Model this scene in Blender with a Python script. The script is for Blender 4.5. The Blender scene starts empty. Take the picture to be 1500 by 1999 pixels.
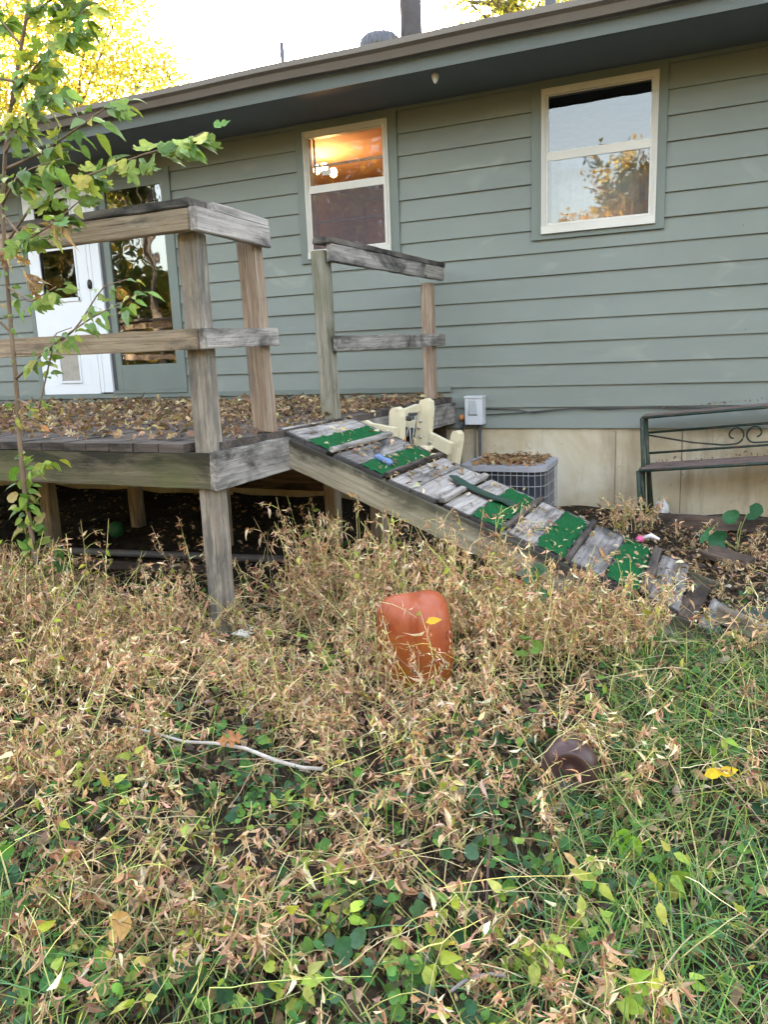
import bpy, bmesh, math, random
import numpy as np
from mathutils import Vector, Matrix
R = math.radians
rng = np.random.default_rng(7)
random.seed(7)
scene = bpy.context.scene
COL = scene.collection
# ------------------------------------------------------------------ camera
YAW, PITCH, ROLL, FPX = R(24.07), R(11.46), R(-2.26), 1500.0
CAM = Vector((0, 0, 1.27))
FWD = Vector((-math.sin(YAW)*math.cos(PITCH), math.cos(YAW)*math.cos(PITCH), -math.sin(PITCH)))
r0 = Vector((math.cos(YAW), math.sin(YAW), 0)); u0 = r0.cross(FWD)
RGT = math.cos(ROLL)*r0 + math.sin(ROLL)*u0
UPV = -math.sin(ROLL)*r0 + math.cos(ROLL)*u0
cd = bpy.data.cameras.new('camera'); cam = bpy.data.objects.new('camera', cd); COL.objects.link(cam)
cd.sensor_fit = 'HORIZONTAL'; cd.sensor_width = 36.0; cd.lens = 36.0*FPX/1500.0
cd.clip_start = 0.05; cd.clip_end = 1000
m3 = Matrix((RGT, UPV, -FWD)).transposed()
cam.matrix_world = Matrix.Translation(CAM) @ m3.to_4x4()
scene.camera = cam
def at(x, y, Y):
    "world point that stands at pixel (x, y) of the photograph at depth Y from the camera"
    d = FWD*FPX + RGT*(x-750) - UPV*(y-999.5)
    return CAM + d*(Y/d.y)
def atz(x, y, z):
    d = FWD*FPX + RGT*(x-750) - UPV*(y-999.5)
    return CAM + d*((z-CAM.z)/d.z)
_F, _Rt, _U = (np.array(v) for v in (FWD, RGT, UPV))
def proj(P):
    Q = np.asarray(P) - np.array(CAM); z = Q @ _F; z = np.where(np.abs(z) < 1e-3, 1e-3, z)
    return 750 + FPX*(Q @ _Rt)/z, 999.5 - FPX*(Q @ _U)/z, z
# ------------------------------------------------------------------ world, sun, exposure
SUN_EL, SUN_AZ = R(12.5), R(-24)          # azimuth from +Y towards +X
world = bpy.data.worlds.new('World'); scene.world = world; world.use_nodes = True
nt = world.node_tree; nt.nodes.clear()
sky = nt.nodes.new('ShaderNodeTexSky'); sky.sky_type = 'NISHITA'; sky.sun_disc = False
sky.sun_elevation = SUN_EL; sky.sun_rotation = SUN_AZ
sky.air_density = 1.0; sky.dust_density = 2.5; sky.ozone_density = 1.0
hs = nt.nodes.new('ShaderNodeHueSaturation'); hs.inputs['Saturation'].default_value = 0.62
bg = nt.nodes.new('ShaderNodeBackground'); bg.inputs['Strength'].default_value = 0.15
wo = nt.nodes.new('ShaderNodeOutputWorld')
nt.links.new(sky.outputs[0], hs.inputs['Color']); nt.links.new(hs.outputs[0], bg.inputs[0]); nt.links.new(bg.outputs[0], wo.inputs[0])
sd = bpy.data.lights.new('sun', 'SUN'); sd.energy = 3.0; sd.angle = R(0.5); sd.color = (1.0, 0.86, 0.66)
sun = bpy.data.objects.new('sun', sd); COL.objects.link(sun)
tos = Vector((math.sin(SUN_AZ)*math.cos(SUN_EL), math.cos(SUN_AZ)*math.cos(SUN_EL), math.sin(SUN_EL)))
sun.rotation_euler = (-tos).to_track_quat('-Z', 'Y').to_euler()
vs = scene.view_settings; vs.view_transform = 'Standard'; vs.look = 'None'; vs.gamma = 1.0; vs.exposure = 3.85; vs.use_white_balance = True; vs.white_balance_temperature = 7050
scene.cycles.max_bounces = 8; scene.cycles.transparent_max_bounces = 12
scene.cycles.use_denoising = True

# ------------------------------------------------------------------ helpers
def tag(o, label=None, cat=None, group=None, kind=None):
    if label: o['label'] = label
    if cat: o['category'] = cat
    if group: o['group'] = group
    if kind: o['kind'] = kind
    return o
def thing(name, label, cat, loc=(0, 0, 0), group=None):
    o = bpy.data.objects.new(name, None); COL.objects.link(o); o.location = loc; o.empty_display_size = 0.1
    return tag(o, label, cat, group)
def worldpos(o):
    v = Vector(o.location)
    while o.parent: o = o.parent; v += Vector(o.location)
    return v
def link(name, me, mat, parent=None, loc=(0, 0, 0), rot=None):
    "link a mesh; loc is a world position (empties here are never rotated unless said)"
    o = bpy.data.objects.new(name, me); COL.objects.link(o)
    if mat is not None and not me.materials: me.materials.append(mat)
    o.location = Vector(loc)
    if parent is not None:
        o.parent = parent; o.location = Vector(loc) - worldpos(parent)
    if rot is not None: o.rotation_euler = rot
    return o
class MB:
    "collects shapes into one mesh"
    def __init__(s): s.v = []; s.f = []; s.smooth = []
    def add(s, vs, fs, smooth=False):
        k = len(s.v); s.v += [tuple(p) for p in vs]; s.f += [tuple(i+k for i in f) for f in fs]; s.smooth += [smooth]*len(fs)
        return s
    def box(s, a, b):
        x0, y0, z0 = (min(a[i], b[i]) for i in range(3)); x1, y1, z1 = (max(a[i], b[i]) for i in range(3))
        return s.add([(x0,y0,z0),(x1,y0,z0),(x1,y1,z0),(x0,y1,z0),(x0,y0,z1),(x1,y0,z1),(x1,y1,z1),(x0,y1,z1)],
              [(0,3,2,1),(4,5,6,7),(0,1,5,4),(1,2,6,5),(2,3,7,6),(3,0,4,7)])
    def tube(s, pts, rad, n=8, caps=True):
        pts = [Vector(p) for p in pts]; K = len(pts)
        rad = [rad]*K if not hasattr(rad, '__len__') else rad
        vs = []; up = Vector((0.13, 0.21, 0.97))
        for i, p in enumerate(pts):
            t = (pts[min(i+1, K-1)] - pts[max(i-1, 0)]).normalized()
            if abs(t.dot(up)) > 0.97: up = Vector((0.9, 0.3, 0.1)).normalized()
            a = t.cross(up).normalized(); b = t.cross(a)
            vs += [p + (a*math.cos(2*math.pi*j/n) + b*math.sin(2*math.pi*j/n))*rad[i] for j in range(n)]
        fs = [(i*n+j, i*n+(j+1) % n, (i+1)*n+(j+1) % n, (i+1)*n+j) for i in range(K-1) for j in range(n)]
        if caps: fs += [tuple(range(n))[::-1], tuple(range((K-1)*n, K*n))]
        return s.add(vs, fs, True)
    def lathe(s, c, prof, n=24, fn=None):
        c = Vector(c); vs = []
        for (r, z) in prof:
            for j in range(n):
                a = 2*math.pi*j/n; p = Vector((r*math.cos(a), r*math.sin(a), z))
                if fn: p = fn(p, a)
                vs.append(c+p)
        K = len(prof)
        fs = [(i*n+j, i*n+(j+1) % n, (i+1)*n+(j+1) % n, (i+1)*n+j) for i in range(K-1) for j in range(n)]
        fs += [tuple(range(n))[::-1], tuple(range((K-1)*n, K*n))]
        return s.add(vs, fs, True)
    def mesh(s, name, bevel=0.0, org=None, seg=2):
        bm = bmesh.new(); o = Vector(org) if org is not None else Vector((0, 0, 0))
        vv = [bm.verts.new(Vector(p)-o) for p in s.v]
        for f, sm in zip(s.f, s.smooth):
            try: fc = bm.faces.new([vv[i] for i in f]); fc.smooth = sm
            except ValueError: pass
        if bevel > 0:
            bmesh.ops.bevel(bm, geom=[e for e in bm.edges if len(e.link_faces) == 2 and e.calc_face_angle(0) > 0.5], offset=bevel, segments=seg, affect='EDGES', profile=0.6)
        bmesh.ops.recalc_face_normals(bm, faces=bm.faces)
        me = bpy.data.meshes.new(name); bm.to_mesh(me); bm.free(); return me
    def build(s, name, mat, parent=None, bevel=0.0, org=None):
        if org is None: org = worldpos(parent) if parent is not None else (0, 0, 0)
        return link(name, s.mesh(name, bevel, org), mat, parent, org)
def board(name, p0, p1, w, t, mat, parent, side=None, bevel=0.004, rough=0.0015, roll=0.0):
    """a plank from p0 to p1; w along 'side' direction, t along the third; local X runs along the grain"""
    p0 = Vector(p0); p1 = Vector(p1); ax = (p1-p0); L = ax.length; ax.normalize()
    sd_ = Vector(side) if side is not None else Vector((0, 0, 1)); sd_ = (sd_ - ax*sd_.dot(ax)).normalized()
    nz = ax.cross(sd_)
    if roll: 
        sd_, nz = sd_*math.cos(roll)+nz*math.sin(roll), nz*math.cos(roll)-sd_*math.sin(roll)
    bm = bmesh.new(); n = max(2, int(L/0.12)); ring = []
    for i in range(n+1):
        x = -L/2 + L*i/n; j = lambda: random.gauss(0, rough)
        ring.append([bm.verts.new((x + (j()*2 if i in (0, n) else 0), a*w/2+j(), b*t/2+j())) for a, b in ((-1,-1),(1,-1),(1,1),(-1,1))])
    for i in range(n):
        for k in range(4): bm.faces.new((ring[i][k], ring[i][(k+1) % 4], ring[i+1][(k+1) % 4], ring[i+1][k]))
    bm.faces.new(ring[0][::-1]); bm.faces.new(ring[n])
    bmesh.ops.recalc_face_normals(bm, faces=bm.faces)
    if bevel: bmesh.ops.bevel(bm, geom=[e for e in bm.edges if e.calc_face_angle(0) > 0.8], offset=bevel, segments=2, affect='EDGES')
    me = bpy.data.meshes.new(name); bm.to_mesh(me); bm.free()
    o = link(name, me, mat, parent, (p0+p1)/2)
    o.rotation_mode = 'XYZ'; o.rotation_euler = Matrix((ax, sd_, nz)).transposed().to_euler()
    return o

# ---- big leaf / stem meshes made with numpy
class Big:
    def __init__(s): s.V = []; s.Fc = []; s.C = []; s.n = 0
    def add(s, T, F, pos, Rm, scale, col):
        pos = np.asarray(pos); N = len(pos)
        if N == 0: return
        scale = np.broadcast_to(np.asarray(scale, float), (N,)); T = np.asarray(T, float); F = np.asarray(F)
        V = pos[:, None, :] + scale[:, None, None]*np.einsum('nij,vj->nvi', Rm, T)
        n = len(T); idx = (np.arange(N)*n)[:, None, None] + F[None] + s.n
        s.V.append(V.reshape(-1, 3)); s.Fc.append(idx.reshape(-1, F.shape[1])); s.n += N*n
        s.C.append(np.repeat(col, n, axis=0))
    def tubes(s, P, rad, col, sides=3):
        N, K, _ = P.shape
        if N == 0: return
        T = np.gradient(P, axis=1); T /= np.linalg.norm(T, axis=2, keepdims=True)+1e-9
        ref = np.where(np.abs(T[..., 2:3]) > .9, np.array([1., 0, 0]), np.array([0, 0, 1.]))
        A = np.cross(T, ref); A /= np.linalg.norm(A, axis=2, keepdims=True)+1e-9; B = np.cross(T, A)
        rad = np.broadcast_to(rad, (N, K)); V = []
        for j in range(sides):
            a = 2*np.pi*j/sides; V.append(P + (A*math.cos(a)+B*math.sin(a))*rad[..., None])
        V = np.stack(V, 2).reshape(N, K*sides, 3)
        F = np.array([(i*sides+j, i*sides+(j+1) % sides, (i+1)*sides+(j+1) % sides, (i+1)*sides+j) for i in range(K-1) for j in range(sides)])
        idx = (np.arange(N)*K*sides)[:, None, None] + F[None] + s.n
        s.V.append(V.reshape(-1, 3)); s.Fc.append(idx.reshape(-1, 4)); s.n += N*K*sides
        s.C.append(np.repeat(col, K*sides, axis=0))
    def build(s, name, mat, parent=None, smooth=True):
        V = np.concatenate(s.V).astype(np.float32); C = np.concatenate(s.C).astype(np.float32)
        org = np.array(worldpos(parent)) if parent is not None else np.zeros(3)
        V = V - org.astype(np.float32)
        tot = np.concatenate([np.full(len(f), f.shape[1]) for f in s.Fc]); li = np.concatenate([f.reshape(-1) for f in s.Fc]).astype(np.int32)
        me = bpy.data.meshes.new(name); me.vertices.add(len(V)); me.vertices.foreach_set('co', V.reshape(-1))
        me.loops.add(len(li)); me.loops.foreach_set('vertex_index', li)
        me.polygons.add(len(tot)); st = np.concatenate([[0], np.cumsum(tot)[:-1]]).astype(np.int32)
        me.polygons.foreach_set('loop_start', st)
        if smooth: me.polygons.foreach_set('use_smooth', np.ones(len(tot), dtype=bool))
        a = me.color_attributes.new('Col', 'FLOAT_COLOR', 'POINT')
        a.data.foreach_set('color', np.concatenate([C, np.ones((len(C), 1), np.float32)], 1).reshape(-1))
        me.update(calc_edges=True)
        return link(name, me, mat, parent, org)
def frames(fwd, nrm):
    "rotation matrices with local x = fwd, z close to nrm"
    f = fwd/(np.linalg.norm(fwd, axis=1, keepdims=True)+1e-9)
    y = np.cross(nrm, f); y /= np.linalg.norm(y, axis=1, keepdims=True)+1e-9
    z = np.cross(f, y); return np.stack([f, y, z], 2)
def unit(n, bias=(0, 0, 0), s=1.0):
    return rng.normal(size=(n, 3))*s + np.array(bias)
def strip(w, n=4, fold=0.3, droop=0.3, twist=0.0, curl=0.0):
    "leaf along +x of length 1; w(t) gives half width; midrib fold, droop along length, twist"
    V = []; 
    for i in range(n+1):
        t = i/n; h = w(t); z0 = -droop*t*t; x = t*(1-0.25*droop*t); tw = twist*t
        for sgn in (-1, 0, 1):
            y = sgn*h; z = abs(sgn)*h*fold - abs(sgn)*curl*h*math.sin(3*t)
            V.append((x, y*math.cos(tw)-z*math.sin(tw), z0+y*math.sin(tw)+z*math.cos(tw)))
    F = []
    for i in range(n):
        for k in range(2): F.append((i*3+k, i*3+k+1, (i+1)*3+k+1, (i+1)*3+k))
    return np.array(V), np.array(F)
ovate = lambda t: 0.27*math.sin(math.pi*min(1, t**0.75))*(1-0.25*t)+0.006
lance = lambda t: 0.15*math.sin(math.pi*t**0.8)+0.004
shriv = lambda t: 0.13*math.sin(math.pi*t**0.9)*(1+.35*math.sin(9*t))+0.01
def fan(outline, cup=0.15, droop=0.15, wav=0.04):
    "flat leaf from an outline (list of x,y); two rings so that it cups"
    O = np.array(outline, float); c = np.array([0.42, 0.0]); n = len(O); V = [(c[0], c[1], 0)]
    for k, f in ((0, .55), (1, 1.0)):
        for i, p in enumerate(O):
            q = c+(p-c)*f; r = np.linalg.norm(q-c)
            V.append((q[0], q[1], cup*r*r*2 - droop*q[0]**2 + (wav*math.sin(i*2.3) if k else 0)))
    F4 = [(1+i, 1+n+i, 1+n+(i+1) % n, 1+(i+1) % n) for i in range(n)]
    F4 += [(0, 1+i, 1+(i+1) % n, 1+(i+2) % n) for i in range(0, n-1, 2)]
    return np.array(V), np.array(F4)
def heart(n=16):
    o = []
    for i in range(n):
        a = 2*math.pi*i/n; r = 0.5*(1-0.45*max(0, math.cos(a-math.pi))**6 + 0.12*max(0, math.cos(a))**8)
        o.append((0.45+r*math.cos(a), r*math.sin(a)))
    return o
def lobed():
    h = [(0,0.03),(0.02,0.2),(0.12,0.36),(0.3,0.42),(0.36,0.3),(0.38,0.2),(0.5,0.26),(0.62,0.34),(0.72,0.25),(0.68,0.13),(0.85,0.1),(1.0,0.0)]
    return h + [(x, -y) for x, y in h[-2::-1]]
def oak():
    h = [(0,0.02),(0.12,0.05),(0.2,0.2),(0.28,0.22),(0.32,0.08),(0.42,0.1),(0.5,0.33),(0.6,0.32),(0.6,0.1),(0.7,0.1),(0.78,0.24),(0.86,0.2),(0.86,0.08),(1.0,0.0)]
    return h + [(x, -y) for x, y in h[-2::-1]]
def pal(n, cols, w=None, var=0.18):
    cols = np.array(cols, float); i = rng.choice(len(cols), n, p=None if w is None else np.array(w)/sum(w))
    c = cols[i]*(1+rng.normal(size=(n, 1))*var)*(1+rng.normal(size=(n, 3))*0.06)
    return np.clip(c, 0.004, 0.95)

# ------------------------------------------------------------------ materials
MATS = {}
def newmat(name):
    m = bpy.data.materials.new(name); m.use_nodes = True; n = m.node_tree; n.nodes.clear(); MATS[name] = m
    return m, n, n.nodes, n.links
class N:
    "tiny node-building helper"
    def __init__(s, name): s.m, s.t, s.n, s.l = newmat(name)
    def __call__(s, typ, ins=None, **props):
        nd = s.n.new('ShaderNode'+typ)
        for k, v in props.items(): setattr(nd, k, v)
        for k, v in (ins or {}).items():
            if isinstance(v, bpy.types.NodeSocket): s.l.new(v, nd.inputs[k])
            else: nd.inputs[k].default_value = v
        return nd
    def ramp(s, fac, stops):
        r = s.n.new('ShaderNodeValToRGB'); s.l.new(fac, r.inputs[0]); e = r.color_ramp.elements
        while len(e) < len(stops): e.new(0.5)
        for q, (p, c) in zip(e, stops): q.position = p; q.color = (*c, 1) if hasattr(c, '__len__') else (c, c, c, 1)
        return r.outputs[0]
    def mix(s, fac, a, b, mode='MIX'):
        x = s.n.new('ShaderNodeMix'); x.data_type = 'RGBA'; x.blend_type = mode
        for i, v in ((0, fac), (6, a), (7, b)):
            if isinstance(v, bpy.types.NodeSocket): s.l.new(v, x.inputs[i])
            else: x.inputs[i].default_value = v if i == 0 else ((*v, 1) if len(v) == 3 else v)
        return x.outputs[2]
    def math(s, op, a, b=0.0, clamp=False):
        x = s.n.new('ShaderNodeMath'); x.operation = op; x.use_clamp = clamp
        for i, v in ((0, a), (1, b)):
            if isinstance(v, bpy.types.NodeSocket): s.l.new(v, x.inputs[i])
            else: x.inputs[i].default_value = v
        return x.outputs[0]
    def coord(s, scale=(1, 1, 1), rnd=True, kind='Object'):
        tc = s.n.new('ShaderNodeTexCoord'); c = tc.outputs[kind]
        if rnd:
            oi = s.n.new('ShaderNodeObjectInfo'); k = s.n.new('ShaderNodeVectorMath'); k.operation = 'ADD'
            mu = s.math('MULTIPLY', oi.outputs['Random'], 37.0); s.l.new(c, k.inputs[0]); s.l.new(mu, k.inputs[1]); c = k.outputs[0]
        mp = s.n.new('ShaderNodeMapping'); mp.inputs['Scale'].default_value = scale; s.l.new(c, mp.inputs[0]); return mp.outputs[0]
    def noise(s, vec, scale, detail=5, rough=0.55, dist=0.0):
        return s('TexNoise', {'Vector': vec, 'Scale': scale, 'Detail': detail, 'Roughness': rough, 'Distortion': dist}).outputs[0]
    def out(s, col, rough=0.7, bump=None, bs=0.3, bd=0.003, spec=0.3, **kw):
        p = s.n.new('ShaderNodeBsdfPrincipled')
        for k, v in dict({'Base Color': col, 'Roughness': rough, 'Specular IOR Level': spec}, **kw).items():
            if isinstance(v, bpy.types.NodeSocket): s.l.new(v, p.inputs[k])
            else: p.inputs[k].default_value = (*v, 1) if hasattr(v, '__len__') and len(v) == 3 else v
        if bump is not None:
            b = s('Bump', {'Height': bump, 'Strength': bs, 'Distance': bd}); s.l.new(b.outputs[0], p.inputs['Normal'])
        o = s.n.new('ShaderNodeOutputMaterial'); s.l.new(p.outputs[0], o.inputs[0]); return s.m
def wood(name, light, dark, stain, stain_amt=0.5, algae=None, stain_scale=2.2, edge=0.0, ends=None):
    n = N(name); g = n.coord((1.0, 1.0, 1.0)); 
    w1 = n.noise(n.coord((2.0, 26, 26)), 1.6, 6, 0.6, 0.35)            # long fibres
    w2 = n.noise(n.coord((5, 160, 160)), 1.0, 3, 0.6)                 # fine cracks
    ring = n('TexWave', {'Vector': n.coord((0.35, 5.5, 5.5)), 'Scale': 2.4, 'Distortion': 5.0, 'Detail': 3.0, 'Detail Scale': 0.8, 'Detail Roughness': 0.5}, wave_type='RINGS', rings_direction='X', wave_profile='SAW').outputs[1]
    base = n.ramp(w1, [(0.25, dark), (0.5, tuple((a+b)/2 for a, b in zip(light, dark))), (0.75, light)])
    base = n.mix(n.ramp(ring, [(0.55, 0.0), (0.97, 0.55)]), base, dark)
    base = n.mix(n.ramp(w2, [(0.56, 0.0), (0.72, 0.8)]), base, tuple(c*0.25 for c in dark))
    kn = n('TexVoronoi', {'Vector': n.coord((1.0, 2.4, 2.4)), 'Scale': 2.6, 'Randomness': 1.0}).outputs[0]
    base = n.mix(n.ramp(kn, [(0.04, 0.9), (0.10, 0.0)]), base, tuple(c*0.35 for c in dark))
    st = n.noise(n.coord((1.0, 2.6, 2.6)), stain_scale, 7, 0.68, 0.6)
    if edge or ends:
        sp_ = n('SeparateXYZ', {0: n.coord((1, 1, 1), False)})
        if edge: st = n.math('ADD', st, n.math('MULTIPLY', sp_.outputs[1], edge))
        if ends: st = n.math('ADD', st, n.ramp(n.math('ABSOLUTE', sp_.outputs[0]), [(ends, 0.0), (ends+.045, 0.45)]))
    base = n.mix(n.ramp(st, [(0.62-0.28*stain_amt, 0.0), (0.80-0.28*stain_amt, 0.9)]), base, stain)
    if algae:
        al = n.noise(n.coord((1, 1.3, 1.3)), 1.5, 5, 0.6)
        base = n.mix(n.ramp(al, [(0.45, 0.0), (0.65, 0.65)]), base, algae)
    h = n.math('ADD', n.math('MULTIPLY', w1, 0.7), n.math('MULTIPLY', w2, 0.6))
    return n.out(base, 0.85, h, 0.6, 0.004, 0.2)
W_TAN = wood('wood_weathered_tan', (0.43, 0.35, 0.26), (0.19, 0.14, 0.10), (0.06, 0.053, 0.047), 0.42)
W_POST = wood('wood_post', (0.42, 0.375, 0.32), (0.17, 0.135, 0.11), (0.10, 0.095, 0.088), 0.6)
W_RED = wood('wood_post_reddish', (0.40, 0.32, 0.25), (0.19, 0.125, 0.09), (0.15, 0.13, 0.12), 0.25)
W_GREY = wood('wood_grey', (0.42, 0.395, 0.37), (0.17, 0.15, 0.14), (0.022, 0.021, 0.022), 0.58)
W_PLANK = wood('wood_plank_silver', (0.50, 0.465, 0.44), (0.24, 0.21, 0.195), (0.05, 0.046, 0.045), 0.42)
W_BLACK = wood('wood_mildew_black', (0.20, 0.175, 0.155), (0.08, 0.07, 0.062), (0.018, 0.018, 0.02), 0.7)
W_GREEN = wood('wood_rim_algae', (0.20, 0.17, 0.115), (0.07, 0.06, 0.042), (0.02, 0.019, 0.015), 0.6, (0.085, 0.095, 0.035), edge=2.0)
W_STRING = wood('wood_stringer', (0.41, 0.375, 0.30), (0.18, 0.155, 0.115), (0.022, 0.02, 0.017), 0.42, (0.21, 0.20, 0.125), edge=3.4)
W_DECK = wood('wood_decking', (0.15, 0.12, 0.105), (0.06, 0.048, 0.043), (0.016, 0.015, 0.015), 0.62)
W_RPL = wood('wood_ramp_plank', (0.46, 0.425, 0.40), (0.20, 0.175, 0.165), (0.035, 0.032, 0.031), 0.50, ends=0.375)
W_RGR = wood('wood_ramp_plank_dark', (0.36, 0.33, 0.32), (0.13, 0.115, 0.11), (0.024, 0.022, 0.022), 0.6, ends=0.375)
W_GPOST = wood('wood_post_mossy', (0.32, 0.30, 0.25), (0.16, 0.145, 0.115), (0.07, 0.075, 0.05), 0.45, (0.12, 0.13, 0.06))
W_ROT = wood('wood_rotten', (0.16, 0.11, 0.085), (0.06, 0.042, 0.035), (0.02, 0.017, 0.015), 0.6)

def paint(name, col, var=0.12, rough=0.6, dirt=(0.08, 0.08, 0.07), dirt_amt=0.25, bs=0.15, fine=60, streak=True):
    n = N(name); a = n.noise(n.coord((1, 1, 1), False), 1.3, 5, 0.6); f = n.noise(n.coord((1, 1, 1), False), fine, 4, 0.6)
    c = n.mix(n.ramp(a, [(0.3, 0.0), (0.7, 1.0)]), tuple(x*(1-var) for x in col), tuple(min(1, x*(1+var)) for x in col))
    d = n.noise(n.coord((9, 9, 0.9) if streak else (5, 5, 5), False), 1.0, 7, 0.7)
    c = n.mix(n.ramp(d, [(0.62, 0.0), (0.85, dirt_amt)]), c, dirt)
    return n.out(c, rough, f, bs, 0.002, 0.35)
SIDING = None
def siding_mat():
    n = N('siding_sage_paint'); col = (0.172, 0.193, 0.176)
    a = n.noise(n.coord((0.6, 1, 1.6), False), 1.1, 5, 0.6); g = n.noise(n.coord((4, 30, 90), False), 1.0, 5, 0.6)
    c = n.mix(n.ramp(a, [(0.3, 0.0), (0.7, 1.0)]), tuple(x*0.90 for x in col), tuple(x*1.08 for x in col))
    chalk = n.noise(n.coord((1.2, 1, 2.5), False), 1.9, 4, 0.5, 0.8)
    c = n.mix(n.ramp(chalk, [(0.62, 0.0), (0.74, 0.30)]), c, (0.30, 0.32, 0.28))
    sp = n('TexVoronoi', {'Vector': n.coord((1, 1, 1), False), 'Scale': 5.5}).outputs[0]
    c = n.mix(n.ramp(sp, [(0.018, 0.75), (0.03, 0.0)]), c, (0.05, 0.05, 0.045))
    d = n.noise(n.coord((7, 7, 1.2), False), 1.0, 7, 0.7)
    c = n.mix(n.ramp(d, [(0.60, 0.0), (0.85, 0.25)]), c, (0.10, 0.105, 0.085))
    return n.out(c, 0.62, g, 0.22, 0.002, 0.3)
SIDING = siding_mat()
TRIM = paint('trim_sage_paint', (0.135, 0.158, 0.143), dirt_amt=0.2)
SOFFIT = paint('soffit_paint', (0.12, 0.14, 0.15), dirt_amt=0.3)
WHITE = paint('door_white_paint', (0.60, 0.62, 0.65), var=0.04, dirt=(0.35, 0.33, 0.28), dirt_amt=0.35)
ALU = paint('window_aluminium', (0.50, 0.485, 0.45), var=0.12, rough=0.45, dirt=(0.36, 0.29, 0.19), dirt_amt=0.7, streak=False)
GUTTER = paint('gutter_brown_grey', (0.15, 0.132, 0.118), var=0.12, rough=0.45, dirt=(0.07, 0.06, 0.05), dirt_amt=0.7)
DARKTRIM = paint('dark_trim', (0.05, 0.052, 0.055), rough=0.5)
def concrete():
    n = N('foundation_concrete'); v = n.coord((1, 1, 1), False)
    a = n.noise(v, 1.4, 6, 0.62, 0.4); f = n.noise(v, 45, 5, 0.65); st = n.noise(n.coord((5, 5, 0.7), False), 1.0, 7, 0.7)
    c = n.ramp(a, [(0.30, (0.29, 0.22, 0.135)), (0.48, (0.41, 0.345, 0.245)), (0.68, (0.52, 0.48, 0.395))])
    c = n.mix(n.ramp(st, [(0.50, 0.0), (0.72, 0.75)]), c, (0.21, 0.165, 0.115))
    c = n.mix(n.ramp(n.noise(v, 7, 4, 0.6, 1.5), [(0.66, 0.0), (0.72, 0.35)]), c, (0.16, 0.13, 0.10))
    pits = n('TexVoronoi', {'Vector': v, 'Scale': 9.0}).outputs[0]
    c = n.mix(n.ramp(pits, [(0.03, 0.8), (0.06, 0.0)]), c, (0.10, 0.085, 0.07))
    return n.out(c, 0.9, f, 0.35, 0.004, 0.15)
CONC = concrete()
def soil():
    n = N('ground_soil'); v = n.coord((1, 1, 1), False)
    a = n.noise(v, 2.2, 7, 0.65); f = n.noise(v, 34, 6, 0.7); big = n.noise(v, 0.12, 3, 0.5)
    c = n.ramp(a, [(0.3, (0.012, 0.009, 0.007)), (0.55, (0.028, 0.021, 0.015)), (0.8, (0.06, 0.044, 0.03))])
    c = n.mix(n.ramp(f, [(0.45, 0.0), (0.75, 0.7)]), c, (0.10, 0.073, 0.046))
    sep = n('SeparateXYZ', {0: n.coord((1, 1, 1), False)})
    far = n.math('GREATER_THAN', n.math('ABSOLUTE', n.math('SUBTRACT', sep.outputs[1], 3.0)), 9.0)
    c = n.mix(far, c, n.mix(big, (0.07, 0.075, 0.025), (0.13, 0.10, 0.045)))
    return n.out(c, 0.95, f, 0.8, 0.02, 0.1)
SOIL = soil()
def leafmat(name, trans=0.3, rough=0.55, spec=0.3, vein=18.0):
    n = N(name); at_ = n('Attribute', attribute_name='Col'); v = n.coord((1, 1, 1), False)
    f = n.noise(v, vein*4, 4, 0.6); c = n.mix(1.0, at_.outputs['Color'], n.ramp(f, [(0.25, 0.72), (0.7, 1.18)]), 'MULTIPLY')
    p = n('BsdfPrincipled', {'Base Color': c, 'Roughness': rough, 'Specular IOR Level': spec})
    t = n('BsdfTranslucent', {'Color': n.mix(1.0, c, (1.25, 1.2, 0.6), 'MULTIPLY')}); mx = n('MixShader', {0: trans, 1: p.outputs[0], 2: t.outputs[0]})
    n('OutputMaterial', {0: mx.outputs[0]}); return n.m
LEAF = leafmat('leaf_green', 0.34, 0.55, 0.25)
DRY = leafmat('leaf_dry', 0.22, 0.75, 0.15)
STEM = leafmat('stem', 0.0, 0.7, 0.2)
CROWN = leafmat('leaf_crown', 0.45, 0.5, 0.3)
def bark(name, c1, c2):
    n = N(name); a = n.noise(n.coord((20, 20, 3), False), 1.0, 6, 0.65)
    return n.out(n.ramp(a, [(0.3, c1), (0.7, c2)]), 0.9, a, 0.5, 0.006, 0.15)
BARK = bark('bark_grey', (0.06, 0.05, 0.042), (0.17, 0.145, 0.12)); SAPBARK = bark('bark_sapling', (0.12, 0.085, 0.06), (0.27, 0.20, 0.145))
def simple(name, col, rough=0.5, metal=0.0, var=0.15, scale=14, dirt=None, dirt_amt=0.5, spec=0.4, bs=0.2):
    n = N(name); v = n.coord((1, 1, 1), True); a = n.noise(v, scale, 6, 0.65)
    c = n.mix(n.ramp(a, [(0.3, 0.0), (0.7, 1.0)]), tuple(x*(1-var) for x in col), tuple(min(1, x*(1+var)) for x in col))
    if dirt: c = n.mix(n.ramp(n.noise(v, scale*0.5, 7, 0.7), [(0.62-0.25*dirt_amt, 0.0), (0.78-0.25*dirt_amt, 0.95)]), c, dirt)
    return n.out(c, rough, a, bs, 0.003, spec, Metallic=metal)
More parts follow.
